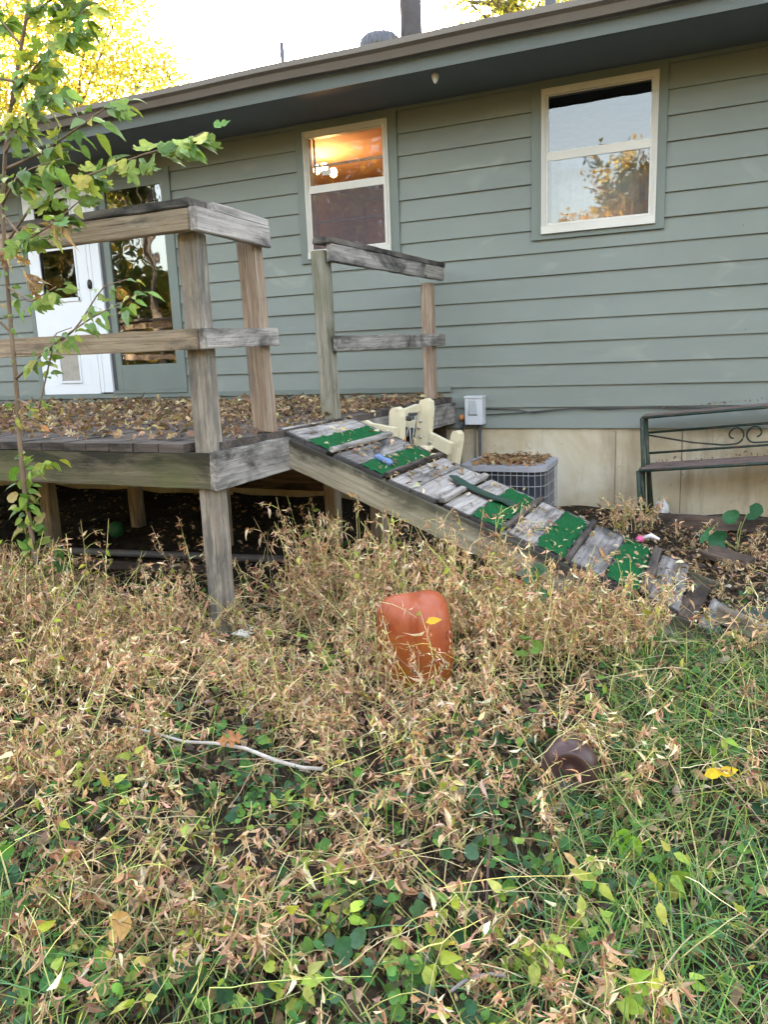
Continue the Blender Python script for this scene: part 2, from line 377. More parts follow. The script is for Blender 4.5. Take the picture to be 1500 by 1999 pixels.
def glass(name, k, tint=(1, 1, 1), veil=0.0):
    n = N(name); fr = n('Fresnel', {'IOR': 1.5}); fac = n.math('MULTIPLY', fr.outputs[0], k, True)
    wav = n.noise(n.coord((1, 1, 1), False), 2.2, 2, 0.4); b = n('Bump', {'Height': wav, 'Strength': 0.12, 'Distance': 0.02})
    g = n('BsdfGlossy', {'Color': (1, 1, 1, 1), 'Roughness': 0.015, 'Normal': b.outputs[0]}); t = n('BsdfTransparent', {'Color': (*tint, 1)})
    mx = n('MixShader', {0: fac, 1: t.outputs[0], 2: g.outputs[0]})
    if veil: mx = n('MixShader', {0: veil, 1: mx.outputs[0], 2: n('BsdfDiffuse', {'Color': (0.22, 0.2, 0.24, 1)}).outputs[0]})
    n('OutputMaterial', {0: mx.outputs[0]}); return n.m
PANE = glass('pane_glass', 1.75, (0.85, 0.86, 0.86)); PANE_SIDE = glass('pane_glass_side', 3.4, (0.6, 0.6, 0.6)); PANE_LIT = glass('pane_glass_lit', 0.8, (0.9, 0.9, 0.9)); PANE_SCREEN = glass('pane_behind_screen', 0.9, (0.36, 0.36, 0.42), 0.28)
def emis(name, col, s):
    n = N(name); e = n('Emission', {'Color': (*col, 1), 'Strength': s}); n('OutputMaterial', {0: e.outputs[0]}); return n.m

# ------------------------------------------------------------------ ground
def ground_h(x, y):
    return (0.018*np.sin(2.1*x+0.7)*np.cos(1.7*y) + 0.014*np.sin(5.3*x+3.1*y) + 0.008*np.sin(11*x-7*y)) * (np.abs(x) < 12) * (np.abs(y) < 12)
def make_ground():
    near = lambda a, b, s: list(np.arange(a, b, s))
    xs = np.array([-400, -150, -60, -30, -18, -12] + near(-9, 4, 0.09) + [6, 12, 20, 40, 90, 200, 400.])
    ys = np.array([-400, -150, -60, -30, -15, -6, -2] + near(-0.6, 6.6, 0.09) + [8, 12, 20, 40, 90, 200, 400.])
    X, Y = np.meshgrid(xs, ys, indexing='ij'); Z = ground_h(X, Y)
    V = np.stack([X, Y, Z], 2).reshape(-1, 3); a, b = len(xs), len(ys)
    F = [(i*b+j, (i+1)*b+j, (i+1)*b+j+1, i*b+j+1) for i in range(a-1) for j in range(b-1)]
    me = bpy.data.meshes.new('ground'); me.from_pydata(V.tolist(), [], F)
    me.polygons.foreach_set('use_smooth', np.ones(len(F), dtype=bool))
    return tag(link('ground', me, SOIL), kind='structure')
make_ground()
def gz(x, y): return float(ground_h(np.array(x), np.array(y)))

# ------------------------------------------------------------------ house
WY = 6.2; X0, X1 = -9.6, 4.2
SB, LAP = 0.652, 0.1688
house = thing('house', 'sage green lap-sided house with a brown gutter and cream concrete foundation', 'house', (-2.5, WY, 0))
# openings (x0, x1, z0, z1)
OPEN = [(-3.39, -2.57, 2.105, 3.17), (-1.36, -0.50, 2.11, 3.175), (-6.70, -4.86, 0.99, 3.06)]
s = MB()
row = 0; z = SB
while z < 3.215:
    zt = min(z+LAP, 3.215); br = [z, zt]
    for o in OPEN:
        for q in o[2:]:
            if z < q < zt: br.append(q)
    br = sorted(set(br)); yy = lambda q: WY - 0.004 - 0.017*(1-(q-z)/LAP)
    for k in range(len(br)-1):
        a, b = br[k], br[k+1]; xs = [X0, X1]; mid = (a+b)/2
        cuts = sorted((o[0], o[1]) for o in OPEN if o[2] < mid < o[3]); segs = []; c = X0
        for u, v_ in cuts: segs.append((c, u)); c = v_
        segs.append((c, X1))
        for u, v_ in segs:
            n = max(1, int((v_-u)/0.5)); w = lambda x: 0.0014*math.sin(x*2.1+row*1.9)
            for i in range(n):
                p, q = u+(v_-u)*i/n, u+(v_-u)*(i+1)/n
                s.add([(p, yy(a)+w(p), a), (q, yy(a)+w(q), a), (q, yy(b)+w(q), b), (p, yy(b)+w(p), b)], [(0, 1, 2, 3)])
                if k == 0: s.add([(p, yy(a)+w(p), a), (q, yy(a)+w(q), a), (q, WY+0.01, a), (p, WY+0.01, a)], [(0, 3, 2, 1)])
    z += LAP; row += 1
s.build('siding', SIDING, house)
s = MB(); s.box((X0, WY, -0.5), (X1, WY+0.25, SB-0.004))
s.build('foundation', CONC, house, 0.0)
for x in (-0.765, -0.28, -1.9, 1.2):
    s = MB(); s.box((x-0.004, WY-0.003, 0), (x+0.004, WY+.01, SB-0.02)); s.build('foundation_joint', simple('joint_dark', (0.2, 0.165, 0.12), 0.9, scale=20), house)
# end walls, rear wall and roof
s = MB(); s.box((X0, WY+0.26, -0.3), (X0+0.15, 13.8, 3.2)); s.box((X1-0.15, WY+0.26, -0.3), (X1, 13.8, 3.2)); s.box((X0, 13.8, -0.3), (X1, 13.95, 3.2))
s.build('side_wall', TRIM, house)
EY = 5.50
s = MB(); s.box((X0-0.4, EY+0.025, 3.213), (X1+0.4, WY+0.2, 3.228)); s.build('soffit', SOFFIT, house)
s = MB(); s.box((X0-0.4, EY, 3.203), (X1+0.4, EY+0.022, 3.40)); s.build('fascia', paint('fascia_paint', (0.088, 0.102, 0.096), dirt_amt=0.3), house)
def roofm():
    n = N('roof_shingles'); v = n.coord((1, 1, 1), False); a = n.noise(v, 3, 6, 0.6)
    b = n('TexBrick', {'Vector': v, 'Scale': 3.2, 'Mortar Size': 0.02, 'Color1': (0.09, 0.085, 0.075, 1), 'Color2': (0.06, 0.055, 0.05, 1), 'Mortar': (0.02, 0.02, 0.02, 1)}).outputs[0]
    return n.out(n.mix(n.ramp(a, [(0.5, 0.0), (0.7, 0.8)]), b, (0.09, 0.085, 0.03)), 0.95, a, 0.5, 0.01, 0.1)
ROOF = roofm()
RS = 0.30; RY = 10.0; rz = lambda y: 3.41 + RS*(y-EY)
s = MB(); e = EY-0.05
s.add([(X0-.5, e, rz(e)), (X1+.5, e, rz(e)), (X1+.5, RY, rz(RY)), (X0-.5, RY, rz(RY)), (X1+.5, 14.5, rz(e)), (X0-.5, 14.5, rz(e)),
       (X0-.5, e, rz(e)-.02), (X1+.5, e, rz(e)-.02), (X1+.5, 14.5, rz(e)-.02), (X0-.5, 14.5, rz(e)-.02), (X1+.5, RY, rz(RY)-.12), (X0-.5, RY, rz(RY)-.12)],
      [(0, 1, 2, 3), (3, 2, 4, 5), (0, 6, 7, 1), (4, 8, 9, 5), (6, 11, 10, 7), (11, 9, 8, 10), (1, 7, 10, 2), (2, 10, 8, 4), (0, 3, 11, 6), (3, 5, 9, 11)])
roof = s.build('roof', ROOF, house)
# K-style gutter
s = MB(); prof = [(EY-0.003, 3.30), (EY-0.065, 3.30), (EY-0.078, 3.325), (EY-0.088, 3.345), (EY-0.118, 3.362), (EY-0.122, 3.398), (EY-0.112, 3.402), (EY-0.108, 3.375)]
xs = np.linspace(X0-0.4, X1+0.4, 60); vs_ = []
for i, x in enumerate(xs):
    dz = 0.004*math.sin(x*1.3)+0.003*math.sin(x*3.7+1)
    vs_ += [(x, y, zq+dz) for y, zq in prof]
P = len(prof); s.add(vs_, [(i*P+k, i*P+k+1, (i+1)*P+k+1, (i+1)*P+k) for i in range(len(xs)-1) for k in range(P-1)])
s.build('gutter', GUTTER, house)
b_ = Big(); n = 900; px = rng.uniform(-6, 1.5, n)
pos = np.stack([px, EY-0.06+rng.normal(size=n)*0.02, 3.40+rng.uniform(-.005, .012, n)*(1+np.sin(px*3))], 1)
T, F = strip(shriv, 3, 0.5, 0.4); b_.add(T, F, pos, frames(unit(n), unit(n, (0, 0, 1))), rng.uniform(.015, .04, n), pal(n, [(0.10, .075, .04), (.17, .13, .06), (.07, .08, .03)]))
tag(b_.build('gutter_debris', DRY, house), kind='stuff')
# eave fixture, gutter hook
c = at(850, 139, 5.62); s = MB(); s.lathe((c.x, c.y, 3.175), [(0.004, -0.03), (0.012, -0.024), (0.022, 0.0), (0.026, 0.022), (0.02, 0.038)], 14)
s.build('eave_fixture', simple('fixture_white', (0.62, 0.6, 0.55)), house)
c = at(694, 100, EY-0.1); s = MB(); s.tube([(c.x, c.y, 3.36), (c.x, c.y, 3.43), (c.x+0.01, c.y, 3.455)], 0.006, 6); s.build('gutter_hook', DARKTRIM, house)
# roof furniture
VENT = simple('vent_metal_dark', (0.085, 0.085, 0.10), 0.5, 0.3); STACK = simple('stack_metal', (0.20, 0.19, 0.22), 0.55, 0.2)
y = 7.0; a = at(552, 120, y); s = MB(); s.tube([(a.x, y, rz(y)-0.1), (a.x, y, 4.21)], 0.021, 14); s.build('vent_pipe', VENT, roof)
y = 7.3; a = at(742, 75, y); s = MB()
rr = 0.185; s.lathe((a.x, y, 4.115), [(0.10, -0.45), (0.10, -0.16), (0.14, -0.13), (0.178, -0.06), (0.185, 0.0), (0.178, 0.05), (0.14, 0.09), (0.06, 0.115), (0.01, 0.118)], 80,
    lambda p, an: Vector((p.x*(1+0.05*math.sin(an*20)), p.y*(1+0.05*math.sin(an*20)), p.z)))
s.build('turbine_vent', VENT, roof)
y = 7.4; a = at(803, 50, y); s = MB(); s.lathe((a.x, y, 0), [(0.10, rz(y)-0.1), (0.10, 5.4), (0.14, 5.42), (0.14, 5.55)], 20); s.build('flue_stack', STACK, roof)
y = 7.0; a = at(1075, 5, y); s = MB(); s.lathe((a.x, y, 0), [(0.05, rz(y)-0.1), (0.05, 4.35)], 16); s.build('vent_pipe', VENT, roof)
# trim board at the foot of the wall above the deck
s = MB(); s.box((X0, WY-0.03, 0.955), (-2.1, WY-0.021, 1.0)); s.build('skirt_board', TRIM, house, 0.002)

def window(x0, x1, z0, z1, tr, zmid, panes, lit, label):
    "x0..z1 is the aluminium frame's outer edge; tr the outer edge of the painted trim"
    a0, a1, b0, b1 = tr
    w = MB(); d0, d1 = WY-0.034, WY+0.02
    w.box((a0, d0, b0), (a1, d1, z0)); w.box((a0, d0, z1), (a1, d1, b1)); w.box((a0, d0+0.001, z0), (x0, d1, z1)); w.box((x1, d0+0.001, z0), (a1, d1, z1))
    root = w.build('window', TRIM, house, 0.003); root['label'] = label
    f = MB(); e0, e1 = WY-0.048, WY+0.05; t = 0.034
    f.box((x0, e0, z1-t-0.012), (x1, e1, z1)); f.box((x0, e0+.001, z0+0.055), (x0+t, e1, z1-t-0.012)); f.box((x1-t, e0+.001, z0+0.055), (x1, e1, z1-t-0.012))
    f.box((x0, e0-0.006, z0), (x1, e1, z0+0.055))
    for k in (0.012, 0.022): 
        f.box((x1-k-0.004, e0-0.005, z0+0.056), (x1-k, e0+0.003, z1-0.006)); f.box((x0+k, e0-0.005, z0+0.056), (x0+k+0.004, e0+0.003, z1-0.006))
    f.build('frame', ALU, root, 0.002)
    f = MB(); f.box((x0+t+0.001, e0+0.008, zmid-0.022), (x1-t-0.001, e1-0.005, zmid+0.016))
    u = 0.016
    for (q0, q1, dy) in ((zmid+0.016, z1-t-0.013, 0.012), (z0+0.058, zmid-0.022, 0.006)):
        f.box((x0+t+.001, e0+dy, q0), (x0+t+u, e0+dy+.02, q1)); f.box((x1-t-u, e0+dy, q0), (x1-t-.001, e0+dy+.02, q1))
        f.box((x0+t+u, e0+dy+.001, q0), (x1-t-u, e0+dy+.02, q0+u)); f.box((x0+t+u, e0+dy+.001, q1-u*.5), (x1-t-u, e0+dy+.02, q1))
    f.build('sash', ALU, root, 0.0015)
    for (q0, q1, dy, mt) in ((zmid+0.02, z1-t-0.02, 0.020, panes[0]), (z0+0.068, zmid-0.026, 0.014, panes[1])):
        g = MB(); g.add([(x0+t+.01, e0+dy, q0), (x1-t-.01, e0+dy, q0), (x1-t-.01, e0+dy, q1), (x0+t+.01, e0+dy, q1)], [(0, 1, 2, 3)]); g.build('pane', mt, root)
    return root
w2 = window(-1.343, -0.518, 2.133, 3.150, (-1.42, -0.458, 2.095, 3.212), 2.68, (PANE, PANE), False, 'aluminium sash window reflecting blue sky and yellow trees')
w1 = window(-3.372, -2.590, 2.118, 3.142, (-3.45, -2.515, 2.085, 3.211), 2.678, (PANE_LIT, PANE_SCREEN), True, 'aluminium sash window with an orange lit room behind')
# muntin bars and sticker behind the lit panes
s = MB()
for zb in (2.885, 2.43): s.box((-3.335, WY+0.06, zb-0.009), (-2.627, WY+0.075, zb+0.009))
s.box((-3.33, WY+.06, 2.2), (-3.315, WY+.075, 3.1)); s.build('inner_muntin', simple('muntin_grey', (0.22, 0.2, 0.2)), w1)
a = at(638, 337, WY-0.03); s = MB(); s.box((a.x-0.045, WY-0.0305, a.z-0.021), (a.x+0.045, WY-0.0295, a.z+0.021)); s.build('sticker', simple('sticker_grey', (0.45, 0.45, 0.46)), w1)
# rooms behind the windows
def room(name, x0, x1, y0, y1, z0, z1, mat, hole):
    hx0, hx1, hz0, hz1 = hole; r = MB(); 
    r.add([(x0,y0,z0),(x1,y0,z0),(x1,y1,z0),(x0,y1,z0),(x0,y0,z1),(x1,y0,z1),(x1,y1,z1),(x0,y1,z1)], [(0,1,2,3),(4,7,6,5),(1,5,6,2),(2,6,7,3),(3,7,4,0)])
    for q in ((x0, hx0, z0, z1), (hx1, x1, z0, z1), (hx0, hx1, z0, hz0), (hx0, hx1, hz1, z1)):
        r.add([(q[0], y0, q[2]), (q[1], y0, q[2]), (q[1], y0, q[3]), (q[0], y0, q[3])], [(0, 1, 2, 3)])
    return r.build(name, mat, house)
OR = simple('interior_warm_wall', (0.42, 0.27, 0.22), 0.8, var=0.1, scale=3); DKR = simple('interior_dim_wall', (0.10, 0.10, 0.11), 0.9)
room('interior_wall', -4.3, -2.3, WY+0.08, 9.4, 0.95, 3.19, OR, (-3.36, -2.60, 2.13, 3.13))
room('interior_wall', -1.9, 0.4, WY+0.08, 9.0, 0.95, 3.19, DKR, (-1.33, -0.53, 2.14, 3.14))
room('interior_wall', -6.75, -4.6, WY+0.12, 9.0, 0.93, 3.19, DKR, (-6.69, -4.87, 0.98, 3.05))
s = MB(); s.box((-2.95, 7.6, 0.96), (-2.84, 7.7, 3.18)); s.box((-3.3, 7.9, .96), (-2.96, 8.0, 2.55)); s.build('inner_partition', simple('partition_brown', (0.22, 0.11, 0.08), 0.8), w1)
s = MB(); s.box((-2.80, 6.55, 1.5), (-2.58, 6.58, 3.16)); s.build('curtain', simple('curtain_beige', (0.40, 0.34, 0.29), 0.9), w1)
BULB = emis('bulb_glow', (1.0, 0.55, 0.16), 7.0)
for (px_, py_, Y_) in ((619, 331, 7.1), (633, 327, 7.15), (651, 337, 7.05)):
    lamp = MB(); a = at(px_, py_, Y_); lamp.lathe(a, [(0.008, -0.045), (0.03, -0.03), (0.038, 0), (0.028, 0.03), (0.006, 0.042)], 14); lamp.build('lamp_bulb', BULB, w1)
pl = bpy.data.lights.new('chandelier_light', 'POINT'); pl.energy = 2.6; pl.color = (1.0, 0.52, 0.2); pl.shadow_soft_size = 0.08
po = bpy.data.objects.new('chandelier_light', pl); COL.objects.link(po); po.location = at(640, 350, 7.0); tag(po, 'warm glowing ceiling light seen through the middle window', 'light')
s = MB()
for i in range(40):
    x_ = -1.32+i*0.02; s.add([(x_, WY+.22+.012*math.sin(i*1.3), 2.1), (x_+.02, WY+.22+.012*math.sin(i*1.3+1.3), 2.1), (x_+.02, WY+.22+.012*math.sin(i*1.3+1.3), 2.70), (x_, WY+.22+.012*math.sin(i*1.3), 2.70)], [(0, 1, 2, 3)])
s.build('curtain', simple('added_backing_grey', (0.26, 0.27, 0.31), 0.9), w2)  # pleated sheet added behind the lower sash to lighten its pane
# white door
DY = WY-0.03
d = MB(); d.box((-6.68, DY, 1.003), (-5.90, DY+0.04, 1.94)); d.box((-6.68, DY, 1.9405), (-6.545, DY+0.04, 3.03)); d.box((-6.035, DY, 1.9405), (-5.90, DY+0.04, 3.03)); d.box((-6.544, DY, 2.93), (-6.036, DY+0.04, 3.03))
door = d.build('door', WHITE, house, 0.002); door['label'] = 'white back door with a half window and a pet flap'
d = MB(); d.box((-6.53, DY-0.012, 1.94), (-6.02, DY, 1.975)); d.box((-6.545, DY-0.012, 1.93), (-6.52, DY, 2.93)); d.box((-6.05, DY-0.012, 1.93), (-6.03, DY, 2.93)); d.box((-6.519, DY-0.011, 2.445), (-6.051, DY+.01, 2.48)); d.build('window_bead', WHITE, door, 0.002)
d = MB(); d.add([(-6.545, DY+0.015, 1.94), (-6.035, DY+0.015, 1.94), (-6.035, DY+0.015, 2.93), (-6.545, DY+0.015, 2.93)], [(0, 1, 2, 3)]); d.build('pane', glass('door_glass', 1.6, (0.5, 0.5, 0.5)), door)
d = MB()
for q in ((-6.42, -6.40, 1.12, 1.45), (-6.145, -6.125, 1.12, 1.45), (-6.399, -6.146, 1.12, 1.14), (-6.399, -6.146, 1.43, 1.45)): d.box((q[0], DY-0.014, q[2]), (q[1], DY+0.001, q[3]))
d.build('pet_door_frame', WHITE, door, 0.002)
d = MB(); d.box((-6.399, DY-0.003, 1.141), (-6.146, DY-0.001, 1.429)); d.box((-6.399, DY-.006, 1.275), (-6.146, DY-.003, 1.29)); d.build('pet_flap', simple('flap_smoky', (0.30, 0.28, 0.25), 0.3), door)
d = MB(); a = at(178, 555, DY); d.lathe((a.x, DY-0.02, a.z), [(0.005, -0.05), (0.022, -0.04), (0.026, 0), (0.02, 0.03), (0.005, 0.045)], 12); d.build('handle', simple('handle_black', (0.02, 0.02, 0.02), 0.4), door)
d = MB(); d.box((-6.735, DY-0.006, 1.0), (-6.683, DY+0.06, 3.07)); d.box((-6.735, DY-.006, 3.0705), (-5.73, DY+.06, 3.10)); d.build('door_trim', TRIM, house, 0.002)
d = MB(); d.box((-5.885, DY-0.01, 1.015), (-5.725, DY+0.04, 3.06)); d.box((-5.84, DY-0.018, 1.016), (-5.832, DY-.01, 3.05)); d.build('door_jamb', WHITE, house, 0.003)
d = MB(); d.box((-5.72, DY+0.01, 1.0), (-5.665, DY+0.05, 3.055)); d.build('dark_jamb', DARKTRIM, house)
d = MB()
for q in ((-5.66, -5.59, 1.03, 3.02), (-4.905, -4.835, 1.03, 3.02)): d.box((q[0], DY-0.004, q[2]), (q[1], DY+0.03, q[3]))
for q in ((1.03, 1.281), (2.925, 3.02)): d.box((-5.589, DY-0.003, q[0]), (-4.906, DY+0.03, q[1]))
d.box((-5.72, DY-0.012, 1.0), (-4.80, DY+0.05, 1.029)); d.box((-4.834, DY-0.006, 1.031), (-4.80, DY+0.04, 3.06)); d.box((-5.72, DY-.006, 3.021), (-4.835, DY+.04, 3.06))
gd = d.build('side_panel', TRIM, house, 0.003)
d = MB(); d.add([(-5.59, DY+0.012, 1.28), (-4.905, DY+0.012, 1.28), (-4.905, DY+0.012, 2.926), (-5.59, DY+0.012, 2.926)], [(0, 1, 2, 3)]); d.build('pane', PANE_SIDE, gd)

# ------------------------------------------------------------------ deck
DZ = 0.915; FY = 2.80; RX = -2.09; LX = -9.4
deck = thing('deck', 'weathered raised wooden deck with post and rail, littered with fallen leaves', 'deck', (-4.2, 4.4, 0))
s = MB(); x = RX - 0.002
bx = []
while x > LX:
    bx.append(x); x -= 0.145
for i, x in enumerate(bx):
    w = 0.139; yf = FY+0.006 + random.uniform(-0.006, 0.004); 
    if i == 0: yf = FY + 0.10
    h = DZ + random.uniform(-0.002, 0.002); s.box((x-w, yf, h-0.038), (x, 6.165, h))
s.build('decking', W_DECK, deck, 0.003)
def bd(name, p0, p1, w, t, mat, par=deck, **k): return board(name, p0, p1, w, t, mat, par, **k)
RZ0, RZ1 = 0.712, 0.874
bd('rim_board', (LX, FY+0.019, (RZ0+RZ1)/2), (RX-0.0, FY+0.019, (RZ0+RZ1)/2), RZ1-RZ0, 0.038, W_GREEN)
bd('rim_board', (RX-0.019+0.03, FY+0.0, (RZ0+RZ1)/2), (RX-0.019+0.03, 6.17, (RZ0+RZ1)/2-0.01), RZ1-RZ0+.01, 0.040, W_GREY)
for yj in (3.55, 4.45, 5.35): bd('joist', (LX, yj, 0.79), (RX-0.05, yj, 0.79), 0.16, 0.04, W_DECK)
bd('shade_board', (LX, 6.17, 0.40), (RX-0.06, 6.17, 0.40), 0.66, 0.03, W_ROT)  # dark sheet added over the foundation, standing in for shade under the deck
for yj in (4.08, 5.5): bd('masking_beam', (LX, yj+.065, 0.61), (RX-0.05, yj+.065, 0.61), 0.19, 0.08, W_ROT)  # beams added to mask the bright strip of foundation under the deck
def post(x, y, z0, z1, mat, lean=(0, 0), t=0.089, roll=0.0, **k): return bd('post', (x, y, z0), (x+lean[0], y+lean[1], z1), t, t, mat, side=(0, 1, 0), bevel=0.006, roll=roll)
post(-2.152, FY+0.085, -0.2, 1.82, W_POST, t=0.092, lean=(0.0, 0))
post(-2.132, 3.335, DZ+0.001, 1.835, W_RED, lean=(0.0, -0.03), roll=0.06, t=0.092)
post(-2.165, 4.125, DZ-0.1, 1.875, W_GPOST, lean=(-0.01, -0.01))
post(-2.165, 5.86, DZ+0.001, 1.815, W_RED, lean=(-0.005, 0))
post(-5.3, FY+0.085, -0.2, 1.82, W_POST)
for (x, y) in ((-4.46, 4.03), (-4.30, 4.75), (-3.19, 4.37), (-2.42, 4.57), (-2.12, 4.66)): post(x, y, -0.15, 0.70, W_TAN)
# rails: front
bd('rail', (LX, FY-0.0, 1.858), (RX+0.008, FY-0.0, 1.862), 0.092, 0.038, W_TAN)
bd('rail_cap', (LX, FY+0.055, 1.931), (RX+0.012, FY+0.05, 1.928), 0.14, 0.036, W_BLACK, side=(0, 1, 0))
bd('rail', (LX, FY-0.0, 1.412), (RX+0.006, FY-0.0, 1.372), 0.089, 0.038, W_TAN)
# rails: short side run
c0 = at(366, 436, FY+.02); c1 = at(512, 461, 3.47)
bd('rail', (RX+0.028, FY-0.018, 1.862), (RX+0.028, 3.36, 1.852), 0.096, 0.038, W_PLANK)
bd('rail_cap', (RX-0.005, FY+0.125, 1.930), (RX-0.005, 3.365, 1.917), 0.088, 0.036, W_PLANK, side=(1, 0, 0))
bd('rail', (RX+0.027, FY-0.018, 1.372), (RX+0.027, 3.385, 1.385), 0.086, 0.038, W_PLANK)
# rails: far run by the wall
bd('rail', (-2.165+0.066, 4.075, 1.858), (-2.165+0.066, 6.0, 1.885), 0.098, 0.040, W_GREY)
bd('rail_cap', (-2.135, 4.05, 1.927), (-2.135, 6.03, 1.953), 0.11, 0.036, W_BLACK, side=(1, 0, 0))
bd('rail', (-2.165+0.066, 4.10, 1.352), (-2.165+0.066, 6.0, 1.378), 0.09, 0.038, W_GREY)

# ------------------------------------------------------------------ ramp
RA, RB = 3.46, 4.28; SL = 0.40311; rzp = lambda x: 0.917 - SL*(x+2.128)
ramp = thing('ramp', 'sloping wooden ramp with green turf strips and cleats leading off the deck', 'ramp', (-1.0, 3.87, 0))
def rx(px, py): return at(px, py, RA).x
dirr = Vector((1, 0, -SL)).normalized(); nr = Vector((SL, 0, 1)).normalized()
def rpt(x, y, h=0.0): return Vector((x, y, rzp(x))) + nr*h
def rboard(name, xa, xb, mat, h=-0.012, t=0.023, y0=RA, y1=RB, skew=0.0, tilt=0.0):
    mid = (xa+xb)/2; w = (xb-xa)*math.sqrt(1+SL*SL) - 0.003
    sdv = dirr + nr*tilt
    return board(name, rpt(mid-skew, y0, h), rpt(mid+skew, y1, h), w, t, mat, ramp, side=sdv, bevel=0.004, rough=0.002)
bd('stringer', rpt(-2.105, RA-0.007, -0.090), rpt(0.08, RA-0.007, -0.086), 0.14, 0.04, W_STRING, par=ramp)
bd('stringer', rpt(-2.0, RB-0.02, -0.096), rpt(0.08, RB-0.02, -0.094), 0.14, 0.04, W_STRING, par=ramp)
TURF = None
def turfm():
    n = N('turf_green'); v = n.coord((1, 1, 1), False); f = n.noise(v, 160, 4, 0.7); a = n.noise(v, 9, 5, 0.6)
    c = n.ramp(f, [(0.3, (0.004, 0.045, 0.014)), (0.6, (0.012, 0.125, 0.042)), (0.8, (0.03, 0.19, 0.07))])
    c = n.mix(n.ramp(a, [(0.5, 0.0), (0.75, 0.45)]), c, (0.015, 0.06, 0.025)); return n.out(c, 0.95, f, 1.0, 0.008, 0.1)
TURF = turfm()
def turf(xa, xb, y0, y1):
    nx, ny = 10, 36; vs_ = []
    for i in range(nx+1):
        for j in range(ny+1):
            u, v_ = i/nx, j/ny; ed = 0.006*(math.sin(j*1.9+xa*9)+math.sin(j*0.7)); xx = xa+(xb-xa)*u + (ed if i in (0, nx) else 0); yy_ = y0+(y1-y0)*v_ + (0.008*math.sin(i*2.3) if j in (0, ny) else 0)
            h = 0.005 + 0.003*math.sin(i*1.1+j*.9) + (0.008*math.sin(j*.35+xa) if i == nx else 0)
            if i in (0, nx) or j in (0, ny): h -= 0.002
            vs_.append(rpt(xx, yy_, h+0.003))
    m = MB(); m.add(vs_, [(i*(ny+1)+j, (i+1)*(ny+1)+j, (i+1)*(ny+1)+j+1, i*(ny+1)+j+1) for i in range(nx) for j in range(ny)], True)
    k = len(m.v); 
    return m.build('turf_strip', TURF, ramp)
PXE = [('p', 544, 836, 595, 855, W_RPL), ('t', 595, 855, 639, 876), ('c', 638, 875, 650, 882, W_RPL), ('p', 650, 883, 699, 902, W_RGR), ('t', 699, 902, 748, 922), ('c', 746, 921, 757, 928, W_DECK),
       ('p', 757, 928, 804, 950, W_RPL), ('p', 804, 950, 852, 973, W_RPL), ('c', 852, 973, 866, 979, W_RPL), ('p', 867, 979, 916, 998, W_RPL), ('t', 916, 997, 975, 1021), ('c', 975, 1021, 988, 1029, W_DECK),
       ('p', 988, 1028, 1041, 1053, W_RPL), ('t', 1041, 1053, 1100, 1079), ('c', 1100, 1079, 1113, 1086, W_DECK), ('p', 1113, 1086, 1180, 1116, W_RGR), ('t', 1180, 1116, 1245, 1143), ('c', 1245, 1143, 1265, 1152, W_DECK), ('p', 1266, 1152, 1330, 1180, W_RGR)]
for q in PXE:
    xa, xb = rx(q[1], q[2]), rx(q[3], q[4])
    if q[0] == 'p': rboard('plank', xa, xb, q[5], skew=random.uniform(-.004, .004))
    elif q[0] == 'c': rboard('cleat', xa+0.001, xb, q[5], h=0.012, t=0.024, y0=RA+0.01, y1=RB-random.uniform(0, .05), skew=random.uniform(-.004, .004))
    else:
        rboard('plank', xa, xb, W_RGR, skew=0.0); turf(xa+0.004, xb-0.004, RA+0.015, RB-random.uniform(0.02, 0.08))
# rotten foot of the ramp
xq = rx(1330, 1180)
for i, (dx, y0, y1, tl, mt) in enumerate(((0.05, RA+.02, 4.1, .06, W_ROT), (0.15, RA, 3.95, -.05, W_GREY), (0.24, RA+.06, 4.2, .1, W_ROT))):
    rboard('plank', xq+dx-.045, xq+dx+.045, mt, h=-0.03, y0=y0, y1=y1, skew=0.03, tilt=tl)
tim = board('fallen_timber', (0.02, 3.62, 0.075), (0.36, 3.28, 0.05), 0.07, 0.05, W_TAN, None); tag(tim, 'pale split timber lying at the foot of the ramp', 'timber')
bt = board('broken_board', (-0.06, 4.80, 0.07), (0.16, 4.62, 0.05), 0.14, 0.03, W_ROT, None, side=(0.6, 0.7, 0.15)); tag(bt, 'dark broken board lying in leaves beside the ramp foot', 'board')
# loose things on the ramp
RUB = simple('rubber_strip_dark_green', (0.016, 0.045, 0.032), 0.6, dirt=(0.06, 0.06, 0.05), dirt_amt=0.2)
def on_ramp(px_, py_, h=0.0):
    d_ = FWD*FPX + RGT*(px_-750) - UPV*(py_-999.5); o_ = rpt(0, 0, h); return CAM + d_*((o_-CAM).dot(nr)/d_.dot(nr))
s = MB(); ctr = [(884, 930), (905, 945), (935, 960), (965, 972), (990, 980), (1003, 990)]; vs_ = []
for i, (a_, b2) in enumerate(ctr):
    c = on_ramp(a_, b2, 0.02+0.006*math.sin(i*2)); hw = 0.045 if 0 < i < 5 else 0.03; pd = Vector((0.35, 0.9, -SL*0.35)).normalized()
    vs_ += [c-pd*hw, c+pd*hw, c+pd*hw+nr*0.008, c-pd*hw+nr*0.008]
s.add(vs_, [(i*4+k, i*4+(k+1) % 4, (i+1)*4+(k+1) % 4, (i+1)*4+k) for i in range(5) for k in range(4)] + [(0, 1, 2, 3), (20, 21, 22, 23)])
tag(s.build('rubber_strip', RUB, None, 0.002), 'dark green strip lying diagonally across the ramp', 'strip')
a, b = on_ramp(733, 890, 0.02), on_ramp(766, 906, 0.02); s = MB(); ax = b-a
s.tube([a+ax*t for t in (0, .1, .25, .5, .75, .9, 1)], [0.010, 0.018, 0.021, 0.016, 0.022, 0.02, 0.012], 12)
